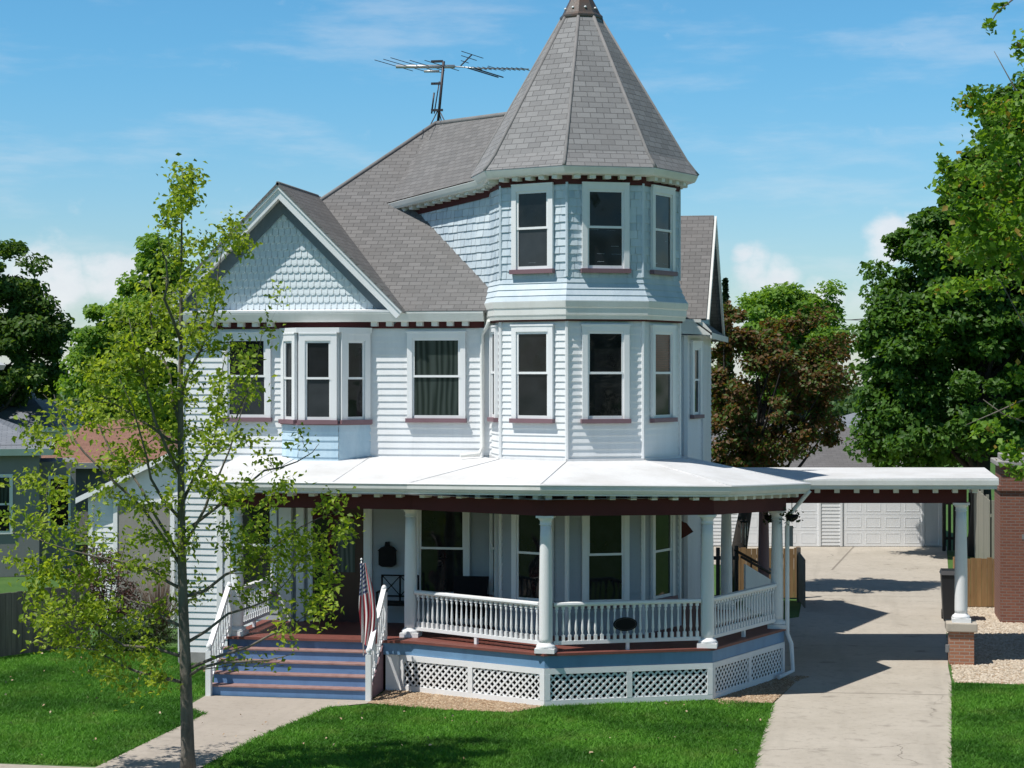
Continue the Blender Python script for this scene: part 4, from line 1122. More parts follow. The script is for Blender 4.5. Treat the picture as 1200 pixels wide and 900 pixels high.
tag(raw('lawn_grass', V.reshape(-1,3), np.stack([i,i+1,i+2],1), grassmat(), origin=Vector((0,-6,0))), kind='stuff')

# ================================================================== OTHER BUILDINGS AND FENCES
# garage behind
ga, gb_ = Vector(gp(800,640.5)), Vector(gp(1104,641)); GM = frame(ga, gb_); GL = (gb_-ga).length
gu = lambda px: (Vector(gp(px,640.8))-ga).length
gar = thing('garage', (*ga.lerp(gb_,.5),0), 'white sided garage with two panelled doors at the end of the driveway', 'garage')
m = MB()
spans = [(0,gu(866)),(gu(960),gu(987)),(gu(1081),GL)]
for a, b in spans: m.siding(GM(a,0,0)[:2], GM(b,0,0)[:2], .05, 2.45, .12, .02)
m.siding(GM(0,0,0)[:2], GM(GL,0,0)[:2], 2.2, 2.7, .12, .02)
m.build('front_wall', M_WHITEH, gar)
m = MB(); m.box(.02,GL-.02,-7,-.03,0,2.7,GM); m.build('wall', M_WHITEH, gar)
for u in (gu(866),gu(960)+.02,gu(986),gu(1081)+.02): m = MB(); m.box(u-.05,u+.03,-.02,.04,.02,2.2,GM); m.build('door_trim', M_TRIM, gar)
m = MB(); m.box(GL-.12,GL+.03,-.1,.05,.02,2.7,GM); m.build('corner_board', M_TRIM, gar)
for a, b in ((gu(867),gu(959)),(gu(989),gu(1080))):
    m = MB(); L = b-a; m.box(a,b,-.02,.0,.02,2.2,GM)
    for r_ in range(4):
        z0 = .04+r_*.54
        m.box(a,b,.0,.004,z0+.525,z0+.535,GM)
        for c_ in range(4):
            u0 = a+L*(c_+.12)/4; u1 = a+L*(c_+.88)/4
            for q in ((u0,u1,z0+.09,z0+.11),(u0,u1,z0+.41,z0+.43),(u0,u0+.025,z0+.11,z0+.41),(u1-.025,u1,z0+.11,z0+.41)): m.box(q[0],q[1],0,.006,q[2],q[3],GM)
    m.build('garage_door', M_TRIM, gar)
m = MB(); uE = GL+.35; vF, vB, zE, zR = .22, -7.4, 2.62, 4.25; uR = gu(990)
m.slab([GM(-2,vF,zE),GM(uE,vF,zE),GM(uR,-3.4,zR),GM(-2,-3.4,zR)], .08); m.slab([GM(uE,vF,zE),GM(uE,vB,zE),GM(uR,-3.4,zR)], .08); m.slab([GM(uE,vB,zE),GM(-2,vB,zE),GM(-2,-3.4,zR),GM(uR,-3.4,zR)], .08)
m.build('roof', M_ROOFG, gar)
m = MB(); m.box(-2,uE,.18,.24,zE-.18,zE-.02,GM); m.box(-2,uE,.05,.18,zE-.18,zE-.14,GM); m.build('fascia', M_TRIM, gar)

def simple_house(name, label, corners, z_e, z_r, wall, roof, over=.4, ridge_along=True, group=None):
    """house on the plan front-left, front-right + depth"""
    (a, b, dep) = corners; a, b = Vector(a), Vector(b); M = frame(a, b); L = (b-a).length
    t = thing(name, (*a.lerp(b,.5),0), label, 'house', group)
    m = MB(); m.box(0,L,-dep,0,0,z_e,M); m.build('wall', wall, t)
    m = MB(); o = over; h = dep/2
    m.slab([M(-o,o,z_e-.1),M(L+o,o,z_e-.1),M(L-h*.5,-h,z_r),M(h*.5,-h,z_r)], .1)
    m.slab([M(L+o,-dep-o,z_e-.1),M(-o,-dep-o,z_e-.1),M(h*.5,-h,z_r),M(L-h*.5,-h,z_r)], .1)
    m.slab([M(L+o,o,z_e-.1),M(L+o,-dep-o,z_e-.1),M(L-h*.5,-h,z_r)], .1); m.slab([M(-o,-dep-o,z_e-.1),M(-o,o,z_e-.1),M(h*.5,-h,z_r)], .1)
    m.build('roof', roof, t)
    m = MB(); m.profile([M(-o,-dep-o,0)[:2],M(-o,o,0)[:2],M(L+o,o,0)[:2],M(L+o,-dep-o,0)[:2]], [(0,z_e-.3),(.05,z_e-.3),(.09,z_e-.1),(0,z_e-.1)])
    m.build('gutter', M_GUT, t)
    return t, M, L
def flat(px, d): p = W(px, 500, d); return (p.x, p.y)
t, M, L = simple_house('neighbour_house', 'low grey sided house with pale gutter at the left edge', (flat(-429,52.4),flat(46,55),9), 3.85, 4.9, M_GREYH, M_ROOFB, .35)
def nwin(t, M, u0, u1, z0, z1, pane=M_SCREEND):
    m = MB(); m.box(u0,u1,0,.05,z0,z1,M); w_ = m.build('window', M_TRIM, t)
    m = MB(); m.box(u0+.1,u1-.1,.05,.06,z0+.1,(z0+z1)/2-.03,M); m.build('pane', M_DARKG, w_)
    m = MB(); m.box(u0+.1,u1-.1,.05,.06,(z0+z1)/2+.03,z1-.1,M); m.build('pane', pane, w_)
pu = lambda px, d: (Vector(flat(px,d))-Vector(flat(-429,52.4))).length
nwin(t, M, pu(-22,54.6), pu(15,54.85), 1.25, 3.0, M_CURT)
m = MB(); m.box(pu(46.,55)+.0,pu(46,55)+1.05,-3.5,-.8,0,3.3,M); m.build('side_wall', M_GREYH, t)
m = MB(); M2 = lambda u, v, z: M(pu(46,55)+u, -.8+v, z); m.box(.25,.9,0,.04,1.3,2.9,M2); w_ = m.build('window', M_TRIM, t); m = MB(); m.box(.32,.83,.04,.05,1.4,2.8,M2); m.build('pane', M_DARKG, w_)
simple_house('red_roofed_house', 'low house with a red brown shingle roof behind the grey house', (flat(30,66),flat(196,66),7), 2.9, 4.25, M_GREYH, M_ROOFR)
simple_house('pale_roofed_house', 'distant house with a pale blue grey roof under the big left tree', (flat(-200,84),flat(60,84),9), 3.6, 5.1, M_WHITEH, M_ROOFB)
simple_house('distant_house', 'small distant house with a pale roof between the trees beyond the garage', (flat(990,112),flat(1090,112),7), 2.8, 3.6, M_WHITEH, M_ROOFB)
# white gabled house whose eave corner reaches in at far left
t = thing('white_gabled_house', (*flat(-200,60),0), 'tall white house whose eave corner shows at the far left edge', 'house')
M = frame(flat(-520,60), flat(-138,60)); L = math.dist(flat(-520,60), flat(-138,60))
m = MB(); m.box(0,L,-8,0,0,6.2,M); m.build('wall', M_WHITEH, t)
m = MB(); m.slab([M(L/2,.4,9.8),M(L+1.6,.4,6.05),M(L+1.6,-8.4,6.05),M(L/2,-8.4,9.8)][::-1], .2); m.slab([M(L/2,.4,9.8),M(-.6,.4,6.05),M(-.6,-8.4,6.05),M(L/2,-8.4,9.8)], .2); m.build('roof', M_WHITEH, t)

def board_fence(name, label, a, b, h, mat, bw=.14, gap=.008, uneven=.02, rail=True, group=None, z0=0.03, top=None):
    a, b = Vector(a), Vector(b); M = frame(a, b); L = (b-a).length
    t = thing(name, (*a.lerp(b,.5),0), label, 'fence', group)
    m = MB(); u = 0
    while u < L-.03:
        hh = h+random.uniform(-uneven,uneven); w_ = min(bw, L-u)
        m.box(u,u+w_-gap,-.01+random.uniform(-.004,.004),.012,z0,hh,M); u += bw
    m.build('board', mat, t)
    m = MB(); u = 0
    m.box(0,L,-.05,-.012,h*.2,h*.2+.09,M); m.build('rail', mat, t); m = MB(); m.box(0,L,-.05,-.012,h*.8,h*.8+.09,M); m.build('rail', mat, t)
    k = max(1,int(L/2.2))
    for i in range(k+1):
        m = MB(); u = min(max(.05,i*L/k),L-.05); m.box(u-.045,u+.045,-.14,-.052,0,h+.02,M); m.build('post', mat, t)
    return t
board_fence('wooden_fence', 'weathered grey board fence at the left edge of the lawn', gp(-90,784), gp(105,757), 1.36, M_GREYW)
board_fence('wooden_fence', 'tan board fence behind the porch columns beside the driveway', flat(862,49.5), flat(938,49.5), 1.34, M_TANW)
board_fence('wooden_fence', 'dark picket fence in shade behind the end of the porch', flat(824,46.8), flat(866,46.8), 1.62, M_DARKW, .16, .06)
board_fence('wooden_fence', 'short tan board fence between the white post and the brick chimney', flat(1118,47.6), flat(1172,47.6), 1.26, M_TANW)
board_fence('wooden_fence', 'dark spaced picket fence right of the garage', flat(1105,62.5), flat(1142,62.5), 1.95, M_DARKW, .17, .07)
board_fence('wooden_fence', 'pale weathered fence panel leaning back beside the brick chimney', flat(1136,63.5), flat(1160,53.5), 2.3, M_PALEW, .3, .012)
# gate leaf
a, b = flat(936,48.8), flat(943,46.8); M = frame(a,b); L = math.dist(a,b)
t = thing('garden_gate', (*a,0), 'narrow grey wooden gate standing open beside the tan fence', 'gate')
m = MB(); m.box(0,L,-.02,.02,.1,1.3,M); m.build('board', M_GREYW, t); m = MB(); m.box(-.05,.05,-.05,.05,0,1.42,M); m.build('post', M_GREYW, t)
# black bin
c = flat(1117,45.2); bx = thing('rubbish_bin', (*c,0), 'black lidded rubbish bin behind the white carport post', 'bin')
m = MB()
def taper(m, c, w0, w1, d0, d1, z0, z1):
    P = [(c[0]-w0,c[1]-d0,z0),(c[0]+w0,c[1]-d0,z0),(c[0]+w0,c[1]+d0,z0),(c[0]-w0,c[1]+d0,z0)]; Q = [(c[0]-w1,c[1]-d1,z1),(c[0]+w1,c[1]-d1,z1),(c[0]+w1,c[1]+d1,z1),(c[0]-w1,c[1]+d1,z1)]
    m.face(P[::-1]); m.face(Q)
    for i in range(4): m.face([P[i],P[(i+1)%4],Q[(i+1)%4],Q[i]])
taper(m, c, .24,.29,.26,.33,.04,1.12); m.build('body', M_BIN, bx, bevel=.02)
m = MB(); taper(m, c, .31,.28,.36,.3,1.125,1.22); m.build('lid', M_BIN, bx, bevel=.02)
for s_ in (-1,1): m = MB(); m.tube([(c[0]+s_*.2,c[1]+.3,.12),(c[0]+s_*.26,c[1]+.3,.12)], .12, 14); m.build('wheel', M_BLACK, bx)
# brick chimney
c0 = Vector((8.95,8.78)); cw, cd = 1.9, 1.75
t = thing('brick_chimney', (c0.x+cw/2,c0.y+cd/2,0), 'thick red brick chimney with a grey stone cap at the right edge', 'chimney')
m = MB(); m.box(c0.x,c0.x+cw,c0.y,c0.y+cd,0,3.15); m.box(c0.x+.02,c0.x+cw-.02,c0.y+.02,c0.y+cd-.02,3.27,3.74); m.build('brickwork', M_BRICK, t)
m = MB(); m.box(c0.x-.05,c0.x+cw+.05,c0.y-.05,c0.y+cd+.05,3.15,3.21); m.box(c0.x-.025,c0.x+cw+.025,c0.y-.025,c0.y+cd+.025,3.21,3.27); m.build('brick_band', M_BRICK, t)
m = MB(); m.box(c0.x-.09,c0.x+cw+.09,c0.y-.09,c0.y+cd+.09,3.74,3.86); m.build('cap_stone', M_STONE, t, bevel=.02)
m = MB(); m.box(c0.x+.06,c0.x+.75,c0.y+.1,c0.y+cd-.2,3.862,4.0); m.build('flue_stone', M_STONE, t, bevel=.02)
m = MB(); m.box(c0.x+.5,c0.x+.7,c0.y-.012,c0.y-.002,2.0,2.12); m.build('vent', M_GREYBOX, t)
# utility line far behind
t = thing('utility_line', W(905,435,128)-Vector((0,0,6)), 'thin overhead wires on wooden poles far behind the trees', 'utility pole')
for px in (905,1075):
    p = W(px,435,128); m = MB(); m.tube([(p.x,p.y,0),(p.x,p.y,10.3)], [.14,.1], 8); m.box(p.x-.9,p.x+.9,p.y-.05,p.y+.05,9.8,9.95); m.build('pole', M_BARKD, t)
for o in (-.8,.8):
    a, b = W(905,435,128)+Vector((o,0,3.98)), W(1075,435,128)+Vector((o,0,3.98)); m = MB()
    m.tube([a.lerp(b,k/8)-Vector((0,0,.5*(1-(k/4-1)**2))) for k in range(9)], .022, 4); m.build('wire', M_ROD, t)

# ================================================================== TREES AND SHRUBS
M_LMAPLE = leafmat('maple_leaf', (.04,.105,.016), (.10,.215,.03), .4)
M_LLEFT = leafmat('dark_leaf', (.05,.11,.022), (.11,.20,.04), .42)
M_LBACK = leafmat('mid_green_leaf', (.11,.23,.035), (.21,.36,.06), .47)
M_LBROWN = leafmat('bronze_leaf', (.095,.065,.026), (.19,.10,.045), .42, (.085,.14,.03), .38)
M_LYOUNG = leafmat('young_leaf', (.22,.34,.035), (.38,.47,.07), .5, (.15,.22,.03), .22)
M_LNEAR = leafmat('fresh_maple_leaf', (.095,.21,.022), (.19,.335,.04), .46, (.3,.22,.05), .06)
M_LFAR = leafmat('far_leaf', (.05,.10,.035), (.08,.15,.05), .3)
M_LBUSH = leafmat('maroon_leaf', (.07,.032,.034), (.12,.06,.055), .25, (.05,.08,.02), .12)
M_LCON = leafmat('conifer_leaf', (.016,.04,.016), (.03,.06,.02), .1)
def ell(px, py, d, rx, rz, k, ry=None):
    s = d/FPX; return (tuple(W(px,py,d)), (rx*s, (ry or rx)*s, rz*s), k)
def base_at(px, d): p = W(px, 435, d); return Vector((p.x, p.y, 0))
d = 85
tree('broadleaf_tree', 'tall dark tree above the pale blue grey roof at the left edge', 'tree', base_at(-35,d), .35, 8.5,
     [ell(-45,405,d,95,110,70), ell(20,425,d,58,60,40), ell(0,315,d,40,45,18), ell(40,380,d,32,40,18)], 260, .62, .24, M_LLEFT, M_BARKD, 'trees behind the houses on the left')
d = 80
tree('broadleaf_tree', 'mid green tree standing behind the thin young tree and red roof', 'tree', base_at(150,d), .3, 8,
     [ell(160,430,d,65,95,80), ell(185,350,d,38,60,30), ell(135,390,d,40,50,25), ell(195,310,d,22,25,8), ell(115,440,d,35,40,20)], 230, .55, .22, M_LBACK, M_BARKD, 'trees behind the houses on the left')
d = 51
tree('copper_leaved_tree', 'copper brown leaved tree with a forked dark trunk behind the porch roof', 'tree', base_at(857,d), .26, 5.2,
     [ell(905,460,d,70,72,60), ell(948,430,d,40,52,26), ell(858,440,d,36,68,30), ell(850,520,d,40,35,20), ell(955,500,d,40,28,13), ell(905,525,d,45,22,13), ell(852,385,d,18,28,10), ell(905,400,d,30,22,8)], 170, .34, .125, M_LBROWN, M_BARKD, limbs=22, lean=(.9,.2))
d = 82
tree('broadleaf_tree', 'bright green tree rising behind the copper leaved tree', 'tree', base_at(935,d), .3, 7.5,
     [ell(928,405,d,56,62,60), ell(900,375,d,34,34,24), ell(962,385,d,26,42,24), ell(925,368,d,30,26,18)], 230, .5, .2, M_LBACK, M_BARKD)
d = 90
cbase = base_at(850,d); t = thing('conifer', cbase, 'small dark conifer tip just right of the east gable', 'tree')
P = []
for k in range(2600):
    z = 1+ (random.random()**.8)*9.4; r = .95*(1-z/10.6)*(.35+.65*random.random()); g = random.random()*6.28; P.append((cbase.x+r*math.cos(g), cbase.y+r*math.sin(g), z))
leaf_object('crown', P, .3, M_LCON, t, up=.1, hang=.6); m = MB(); m.tube([cbase, cbase+Vector((0,0,10.3))], [.18,.02], 7); m.build('trunk', M_BARKD, t)
d = 61
tree('maple_tree', 'large dark green maple beside the garage, filling the right side', 'tree', base_at(1150,d), .4, 8.2,
     [ell(1115,430,d,95,105,120), ell(1170,330,d,85,110,110), ell(1085,330,d,55,65,45), ell(1060,460,d,45,80,45), ell(1240,400,d,90,130,70), ell(1130,270,d,50,55,35), ell(1045,400,d,32,60,25), ell(1040,515,d,25,28,12), ell(1190,240,d,55,55,35), ell(1110,510,d,80,35,35), ell(1205,170,d,50,70,45), ell(1160,205,d,35,40,22), ell(1185,125,d,28,35,16)], 230, .5, .2, M_LMAPLE, M_BARKD, limbs=26)

# distant wood beyond the gardens
P = []
for k in range(150):
    px = random.uniform(-150,1400); dd = random.uniform(125,160); c = W(px,435,dd); hh = random.uniform(3.2,5.6)
    if 985 < px < 1060: hh = random.uniform(4.5,5.6)
    m_ = 240; u = rand_unit(m_)*(rng.random(m_)**.4)[:,None]*np.array([2.6,2.6,hh*.55]); u[:,2] += hh*.5
    P.append(u+np.array([c.x,c.y,0]))
tag(leaf_object('distant_wood', np.concatenate(P), .55, M_LFAR, None, up=.4, origin=Vector((0,95,0))), kind='stuff')

# trees across the street, behind the viewer; they show in the window glass
P = []
for k in range(26):
    x_ = -60+5*k+random.uniform(-2,2); hh = random.uniform(10,19); m_ = 700
    u = rand_unit(m_)*(rng.random(m_)**.4)[:,None]*np.array([3.4,3.4,hh*.5]); u[:,2] += hh*.55
    P.append(u+np.array([x_,-78+random.uniform(-5,5),0]))
tag(leaf_object('wood_across_street', np.concatenate(P), .9, M_LMAPLE, None, up=.4, origin=Vector((0,-78,0))), kind='stuff')
# a few fallen leaves
fp = np.concatenate([scatter(lawnC, 1.3), scatter(lawnL, 1.3), scatter(drive[:12], .35), scatter(walk, 1.2)]); fp = np.c_[fp, np.full(len(fp), .05)]
tag(leaf_object('fallen_leaves', fp, .055, M_CHIP, None, up=.9, origin=Vector((0,-6,0))), kind='stuff')

# ---- the near maple at the right, trunk outside the frame
d = 33
nb = base_at(1300,d); t = thing('maple_tree', nb, 'near maple at the right edge with fresh lighter green sprays of leaves', 'tree')
sprays = [(1158,30,7,9,10),(1172,8,6,6,8),(1196,55,8,12,16),(1140,120,16,12,45),(1168,128,20,12,55),(1197,125,14,14,40),(1104,192,7,14,18),(1120,205,16,10,40),(1110,222,12,10,25),(1160,170,22,20,80),(1190,165,22,20,80),
 (1170,215,28,22,120),(1196,225,20,25,100),(1135,245,22,14,60),(1150,265,30,20,110),(1185,270,26,22,110),(1120,290,20,14,50),(1155,300,24,14,60),(1195,310,18,20,60),(1105,345,14,10,30),(1130,335,18,10,40),(1165,330,20,12,45),(1190,480,10,8,16),(1150,505,10,8,18),(1185,530,16,12,40),(1192,552,12,8,22),(1165,500,8,6,10),(1195,440,8,10,14),
 (1240,200,40,60,300),(1245,330,40,60,250),(1250,100,40,50,200),(1235,450,25,40,90)]
mb2 = MB(); mb2.tube([nb, nb+Vector((0,0,3)), nb+Vector((-.1,.1,6)), nb+Vector((-.2,.2,9.5)), nb+Vector((-.1,.2,13))], [.26,.21,.17,.12,.04], 10)
Ps = []
for (px,py,rx,rz,k) in sprays:
    dz = random.uniform(-1.2,1.2); c = W(px,py,d+dz); s = d/FPX
    Ps.append(np.array(c)+rng.normal(size=(int(k*3.2),3))*np.array([rx*s*.62,rx*s*.62,rz*s*.62]))
    st_ = nb+Vector((-.1,.1,min(12,max(2.5,c.z*.62-.2)))); mid = st_.lerp(c,.55)+Vector((0,0,-.25))
    if k > 50 and random.random() < .6: mb2.tube([st_, mid, mid.lerp(c,.6)+Vector((0,0,.05)), c], [.03,.016,.008,.003], 6)
for (q0,q1,q2) in (((1132,498),(1165,484),(1215,462)),((1152,468),(1175,485),(1215,500)),((1165,60),(1190,105),(1225,140)),((1158,32),(1168,15),(1210,-20)),((1160,335),(1185,320),(1220,300))):
    p_ = [W(*q,d+.4) for q in (q0,q1,q2)]; mb2.tube(p_, [.006,.013,.024], 6)
leaf_object('crown', np.concatenate(Ps), .115, M_LNEAR, t, up=.45, fold=.3, aspect=.8); mb2.build('trunk', M_BARK, t)

# ---- young street tree in front of the house
D0 = 27.6
yb = base_at(220.5, D0)
t = thing('young_tree', yb, 'slender young tree with sparse yellow green leaves in front of the house', 'tree')
tp = [(221,920),(220,880),(218,800),(215,720),(213,650),(212,560),(211.5,470),(212,390),(212.5,320),(213,250),(214,200)]
tr_ = [.135,.10,.085,.075,.062,.05,.04,.029,.019,.011,.005]
nodes = []   # (position, radius)
mbt = MB(); pts = [W(x,y,D0) for x,y in tp]; pts[0] = yb; mbt.tube(pts, tr_, 10)
def res(pts, rad, k=6):
    for (p,q,r,s_) in zip(pts[:-1],pts[1:],rad[:-1],rad[1:]):
        for i in range(k): nodes.append((p.lerp(q,i/k), r+(s_-r)*i/k))
res(pts[2:], tr_[2:])
main = [
 [(214,655),(182,602),(150,550),(128,505),(108,455)], [(213,665),(165,600),(100,528),(72,492),(60,465)], [(213,690),(170,668),(110,655),(55,640),(18,620)],
 [(216,770),(150,752),(90,715),(40,700)], [(216,800),(162,790),(113,765),(70,755)], [(214,735),(178,715),(130,690),(80,668)],
 [(212,560),(185,480),(160,420),(150,375)], [(212,500),(195,430),(180,370),(172,330)], [(212,400),(200,350),(192,310),(187,270)],
 [(213,645),(236,598),(255,545),(275,500),(290,450)], [(277,490),(290,440),(307,400),(320,370)], [(212,470),(232,420),(245,370),(262,310),(270,270)],
 [(212,430),(226,380),(236,345)], [(216,755),(272,722),(315,700),(350,660)], [(217,785),(290,752),(335,733),(375,700)], [(215,700),(262,672),(310,650),(360,620),(400,600)],
 [(214,625),(262,590),(310,560),(350,535),(375,520)], [(213,590),(245,520),(258,460),(268,410)], [(217,795),(255,775),(310,770),(340,765)], [(212,520),(175,500),(130,470),(95,440)], [(213,610),(180,560),(165,500),(140,440)]]
for br in main:
    off = random.uniform(-1.0,1.0); k = len(br)
    pp = [W(x,y,D0+off*(i/(k-1))) for i,(x,y) in enumerate(br)]
    pp = [p if i in (0,) else p+Vector((random.gauss(0,.05),random.gauss(0,.05),random.gauss(0,.05))) for i,p in enumerate(pp)]
    pp = [q for a_,b_ in zip(pp[:-1],pp[1:]) for q in (a_, a_.lerp(b_,.5)+Vector((random.gauss(0,.035),0,random.gauss(0,.035))))]+[pp[-1]]; k = len(pp)
    r0 = .027 if br[0][0] < 230 else .012
    rr = [r0*(1-.85*i/(k-1)) for i in range(k)]
    mbt.tube(pp, rr, 7); res(pp, rr, 5)
# leaf sprays: cx, cy, rx, ry, leaves
yl = [(212,205,14,14,45),(218,225,22,20,90),(205,250,14,12,35),(190,262,8,16,25),(232,215,10,14,20),(262,268,20,14,55),(272,258,8,12,16),(285,285,10,20,30),(245,285,14,12,35),(198,285,14,14,35),(210,310,18,16,50),(185,335,14,12,25),(248,318,16,14,40),(235,345,24,16,70),
 (200,365,28,22,95),(165,345,10,14,18),(170,380,34,20,110),(215,395,30,22,90),(250,370,18,16,36),(330,340,8,16,12),(262,405,20,16,35),(150,420,40,25,140),(195,440,34,26,120),(110,440,30,20,80),(300,410,16,16,24),(275,440,24,22,55),(320,390,10,10,10),
 (90,475,40,22,120),(150,480,44,24,160),(205,490,34,24,110),(255,480,26,24,70),(300,460,22,20,30),(75,520,40,20,95),(135,530,42,22,110),(190,540,36,24,90),(250,530,28,22,60),(300,520,26,18,36),(340,510,14,14,12),
 (40,560,34,18,70),(100,570,42,22,80),(165,585,38,24,75),(230,575,34,22,70),(285,575,34,20,70),(340,570,30,14,46),(380,585,26,12,36),(25,610,26,16,50),(80,620,42,22,80),(140,635,38,24,70),(200,640,30,20,45),(260,630,36,22,80),(320,625,36,22,90),(375,625,32,20,80),(405,610,14,12,20),
 (40,655,42,20,95),(100,675,46,22,120),(160,675,34,20,60),(290,660,36,20,80),(345,660,36,20,90),(390,665,28,18,60),(30,690,28,14,50),(70,715,46,20,140),(130,720,46,20,130),(185,705,26,18,40),(300,700,30,14,46),(350,705,30,16,60),(385,700,20,14,26),
 (80,750,44,16,90),(140,755,44,16,90),(190,760,24,14,36),(330,735,20,12,22),(130,785,36,12,44),(185,800,24,12,26),(290,765,30,10,16),(330,770,20,8,10),(150,810,24,8,14),(240,690,20,20,22)]
Ps = []
order = sorted(yl, key=lambda q: abs(q[0]-213)+abs(q[1]-640)*.3)
s = D0/FPX
for (cx_,cy_,rx_,ry_,k) in order:
    c = W(cx_, cy_, D0+random.gauss(0,.55))
    nt_ = max(2, int(k/11))
    for j in range(nt_):
        e = c+Vector((random.gauss(0,rx_*s*.55), random.gauss(0,rx_*s*.55), random.gauss(0,ry_*s*.55)))
        best = min(nodes, key=lambda q: (q[0]-e).length + (.6 if q[0].z > e.z-.05 else 0))
        a = best[0]; mid = a.lerp(e,.5)+Vector((random.gauss(0,.05),random.gauss(0,.05),random.gauss(0,.04)))
        r = min(.009, best[1]*.6); mbt.tube([a,mid,e], [r,r*.7,.0025], 5); nodes.append((mid,r*.7)); nodes.append((a.lerp(mid,.5),r))
        m_ = int(k*3.6/nt_)
        tt = .35+.75*rng.random(m_)
        ln_ = np.array(a)[None]*(1-tt[:,None])+np.array(e)[None]*tt[:,None] if (e-a).length < .9 else np.array(e)[None]+ (np.array(a)-np.array(e))[None]/((e-a).length)*(.5*rng.random(m_))[:,None]
        Ps.append(ln_+rng.normal(size=(m_,3))*.095)
leaf_object('crown', np.concatenate(Ps), .086, M_LYOUNG, t, up=.3, fold=.3, hang=.5, aspect=.6)
mbt.build('trunk', M_BARK, t)

# ---- shrubs by the left lawn edge
def shrub(label, px, py, d, rx, rz, n, leaf, mat, name='shrub', twigs=30):
    c = W(px,py,d); b = Vector((c.x,c.y,0)); t = thing(name, b, label, 'shrub'); s = d/FPX
    P, O, C = clump_points([(tuple(c),(rx*s,rx*s,rz*s),max(6,n//60))], 60, rx*s*.35, .4)
    k = P[:,2] > .03; leaf_object('foliage', P[k], leaf, mat, t, up=.3, out=O[k])
    m = MB()
    for q in C[:twigs]: q = Vector(q); m.tube([b+Vector((random.gauss(0,.08),random.gauss(0,.08),0)), b.lerp(q,.5)+Vector((0,0,.15)), q], [.014,.009,.003], 5)
    m.build('stem', M_BARKD, t)
shrub('dark maroon shrub beside the white side wing', 125,690,41.8,38,50,5200,.06,M_LBUSH)
shrub('low dark green shrub at the foot of the side wing', 165,742,40.2,44,22,3200,.06,M_LDARK)
# bare twiggy bush at the house corner
c = G(186,752); t = thing('twiggy_bush', Vector((c.x,c.y,0)), 'bare brown twiggy bush at the corner of the house', 'shrub'); m = MB()
for k in range(260):
    g = random.random()*6.28; r = abs(random.gauss(0,.5)); z = random.uniform(.7,1.6)
    e = c+Vector((r*math.cos(g),r*math.sin(g),z)); m.tube([c+Vector((random.gauss(0,.12),random.gauss(0,.12),0)), c.lerp(e,.6)+Vector((0,0,.1)), e], [.009,.006,.002], 4)
M_TWIG = paint('brown_twig', (.16,.115,.085), (.09,.065,.05), .8, .9)
m.build('stem', M_TWIG, t)

# ================================================================== LIGHT, SKY, CAMERA
sv = Vector((.42,.37,-1.)).normalized()
sun = bpy.data.lights.new('sun', 'SUN'); sun.energy = 5.0; sun.angle = math.radians(.53); sun.color = (1.0,.955,.89)
so = bpy.data.objects.new('sun', sun); COL.objects.link(so); so.rotation_euler = sv.to_track_quat('-Z','Y').to_euler(); so.location = (-20,-15,40)
w = bpy.data.worlds.new('World'); scene.world = w; w.use_nodes = True; nt = w.node_tree; nt.nodes.clear()
out = nt.nodes.new('ShaderNodeOutputWorld'); bg = nt.nodes.new('ShaderNodeBackground'); nt.links.new(bg.outputs[0], out.inputs[0])
sky = nt.nodes.new('ShaderNodeTexSky'); sky.sky_type = 'NISHITA'; sky.sun_disc = False
sky.sun_elevation = math.asin(-sv.z); sky.sun_rotation = math.atan2(-sv.x, -sv.y) % (2*PI)
sky.altitude = 200; sky.air_density = 1.0; sky.dust_density = .35; sky.ozone_density = 2.2
tc = nt.nodes.new('ShaderNodeTexCoord'); dirv = tc.outputs['Generated']
def mth(op, a, b=None, clamp=False):
    n = nt.nodes.new('ShaderNodeMath'); n.operation = op; n.use_clamp = clamp
    for i, v in enumerate((a,b)):
        if v is None: continue
        if hasattr(v,'links'): nt.links.new(v, n.inputs[i])
        else: n.inputs[i].default_value = v
    return n.outputs[0]
def mapr(src, a, b, c=0, d=1, smooth=True):
    n = nt.nodes.new('ShaderNodeMapRange'); n.interpolation_type = 'SMOOTHSTEP' if smooth else 'LINEAR'
    for i, v in enumerate((a,b,c,d)): n.inputs[i+1].default_value = v
    nt.links.new(src, n.inputs[0]); return n.outputs[0]
hz = nt.nodes.new('ShaderNodeMapping'); hz.inputs['Scale'].default_value = (1,1,1.5); nt.links.new(dirv, hz.inputs[0])
nc = noise(nt, hz.outputs[0], 26, 8, .58)
blob = None
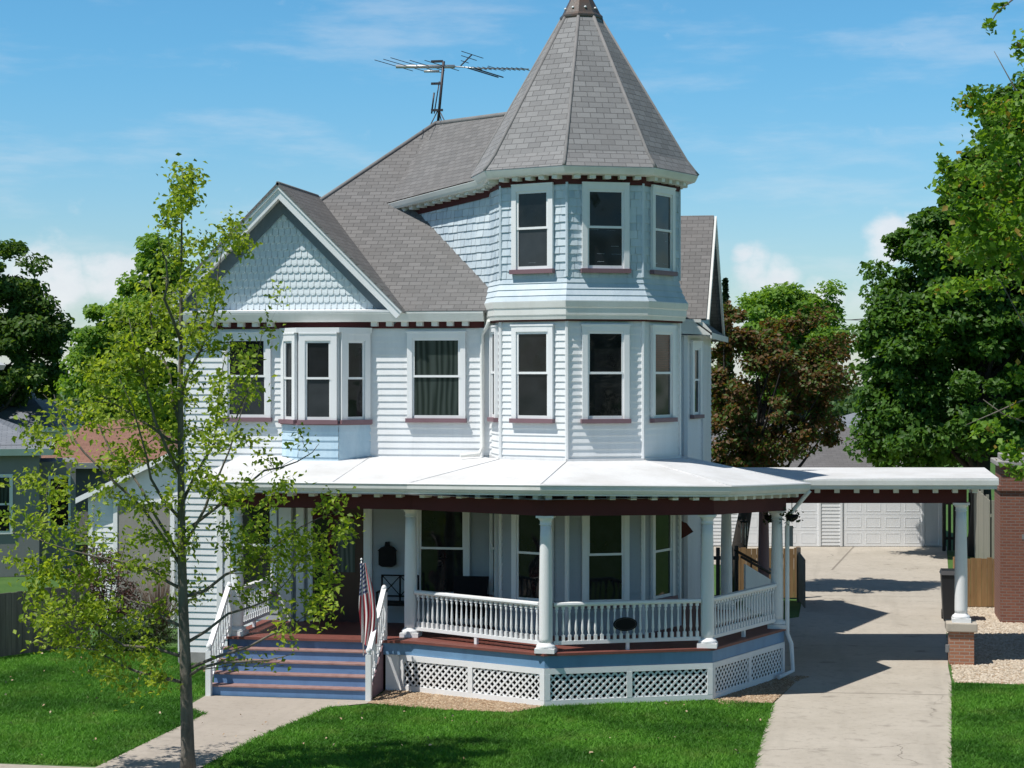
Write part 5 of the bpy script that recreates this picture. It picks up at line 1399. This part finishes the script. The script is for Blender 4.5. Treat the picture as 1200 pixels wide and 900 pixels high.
for (px, py, r) in ((60,335,75),(130,320,60),(20,345,60),(170,340,45),(880,320,45),(915,325,40),(1040,275,50),(1075,268,40),(960,350,40),(870,300,25)):
    v = (W(px,py,1)-Vector((CX,CY,HZ))).normalized()
    dn = nt.nodes.new('ShaderNodeVectorMath'); dn.operation = 'DISTANCE'; nt.links.new(dirv, dn.inputs[0]); dn.inputs[1].default_value = v
    g = mapr(dn.outputs['Value'], r/FPX*1.35, r/FPX*.1)
    blob = g if blob is None else mth('MAXIMUM', blob, g)
sz = nt.nodes.new('ShaderNodeSeparateXYZ'); nt.links.new(dirv, sz.inputs[0])
cl = mth('MULTIPLY', mapr(mth('ADD', mth('MULTIPLY', blob, .5), nc), .70, 1.05), .80)
hzm = mapr(sz.outputs[2], .075, .0); cl2 = mth('MULTIPLY', mapr(mth('ADD', nc, mth('MULTIPLY', hzm, .25)), .62, .85), .35)
st2 = nt.nodes.new('ShaderNodeMapping'); st2.inputs['Scale'].default_value = (1,1,5); st2.inputs['Rotation'].default_value = (.0,.12,0); nt.links.new(dirv, st2.inputs[0])
ci = mth('MULTIPLY', mapr(noise(nt, st2.outputs[0], 9, 6, .6), .47, .75), .24)
cov = mth('MAXIMUM', mth('MAXIMUM', cl, cl2), ci)
tint = mixc(nt, 1.0, sky.outputs[0], mixc(nt, mapr(sz.outputs[2], .0, .19), (.93,1.07,1.20), (.60,1.17,1.37)), 'MULTIPLY')
shade = noise(nt, hz.outputs[0], 40, 5)
ccol = mixc(nt, shade, (7.2,7.5,8.2), (9.6,9.7,9.9))
tint = mixc(nt, mapr(sz.outputs[2], .22, .6), tint, mixc(nt, 1.0, tint, (.47,.365,.385), 'MULTIPLY'))
nt.links.new(mixc(nt, cov, tint, ccol), bg.inputs[0]); bg.inputs[1].default_value = .10

cam = bpy.data.cameras.new('camera'); cam.sensor_fit = 'HORIZONTAL'; cam.sensor_width = 36; cam.lens = FPX/1200*36; cam.shift_y = -15/1200; cam.clip_end = 3000
co_ = bpy.data.objects.new('camera', cam); COL.objects.link(co_); co_.location = (CX,CY,HZ); co_.rotation_euler = (PI/2,0,YAW); scene.camera = co_
vs = scene.view_settings; vs.view_transform = 'Standard'; vs.look = 'None'; vs.gamma = 1; vs.exposure = 0; vs.use_curve_mapping = False
scene.cycles.use_denoising = True
scene.cycles.max_bounces = 8; scene.cycles.transparent_max_bounces = 6
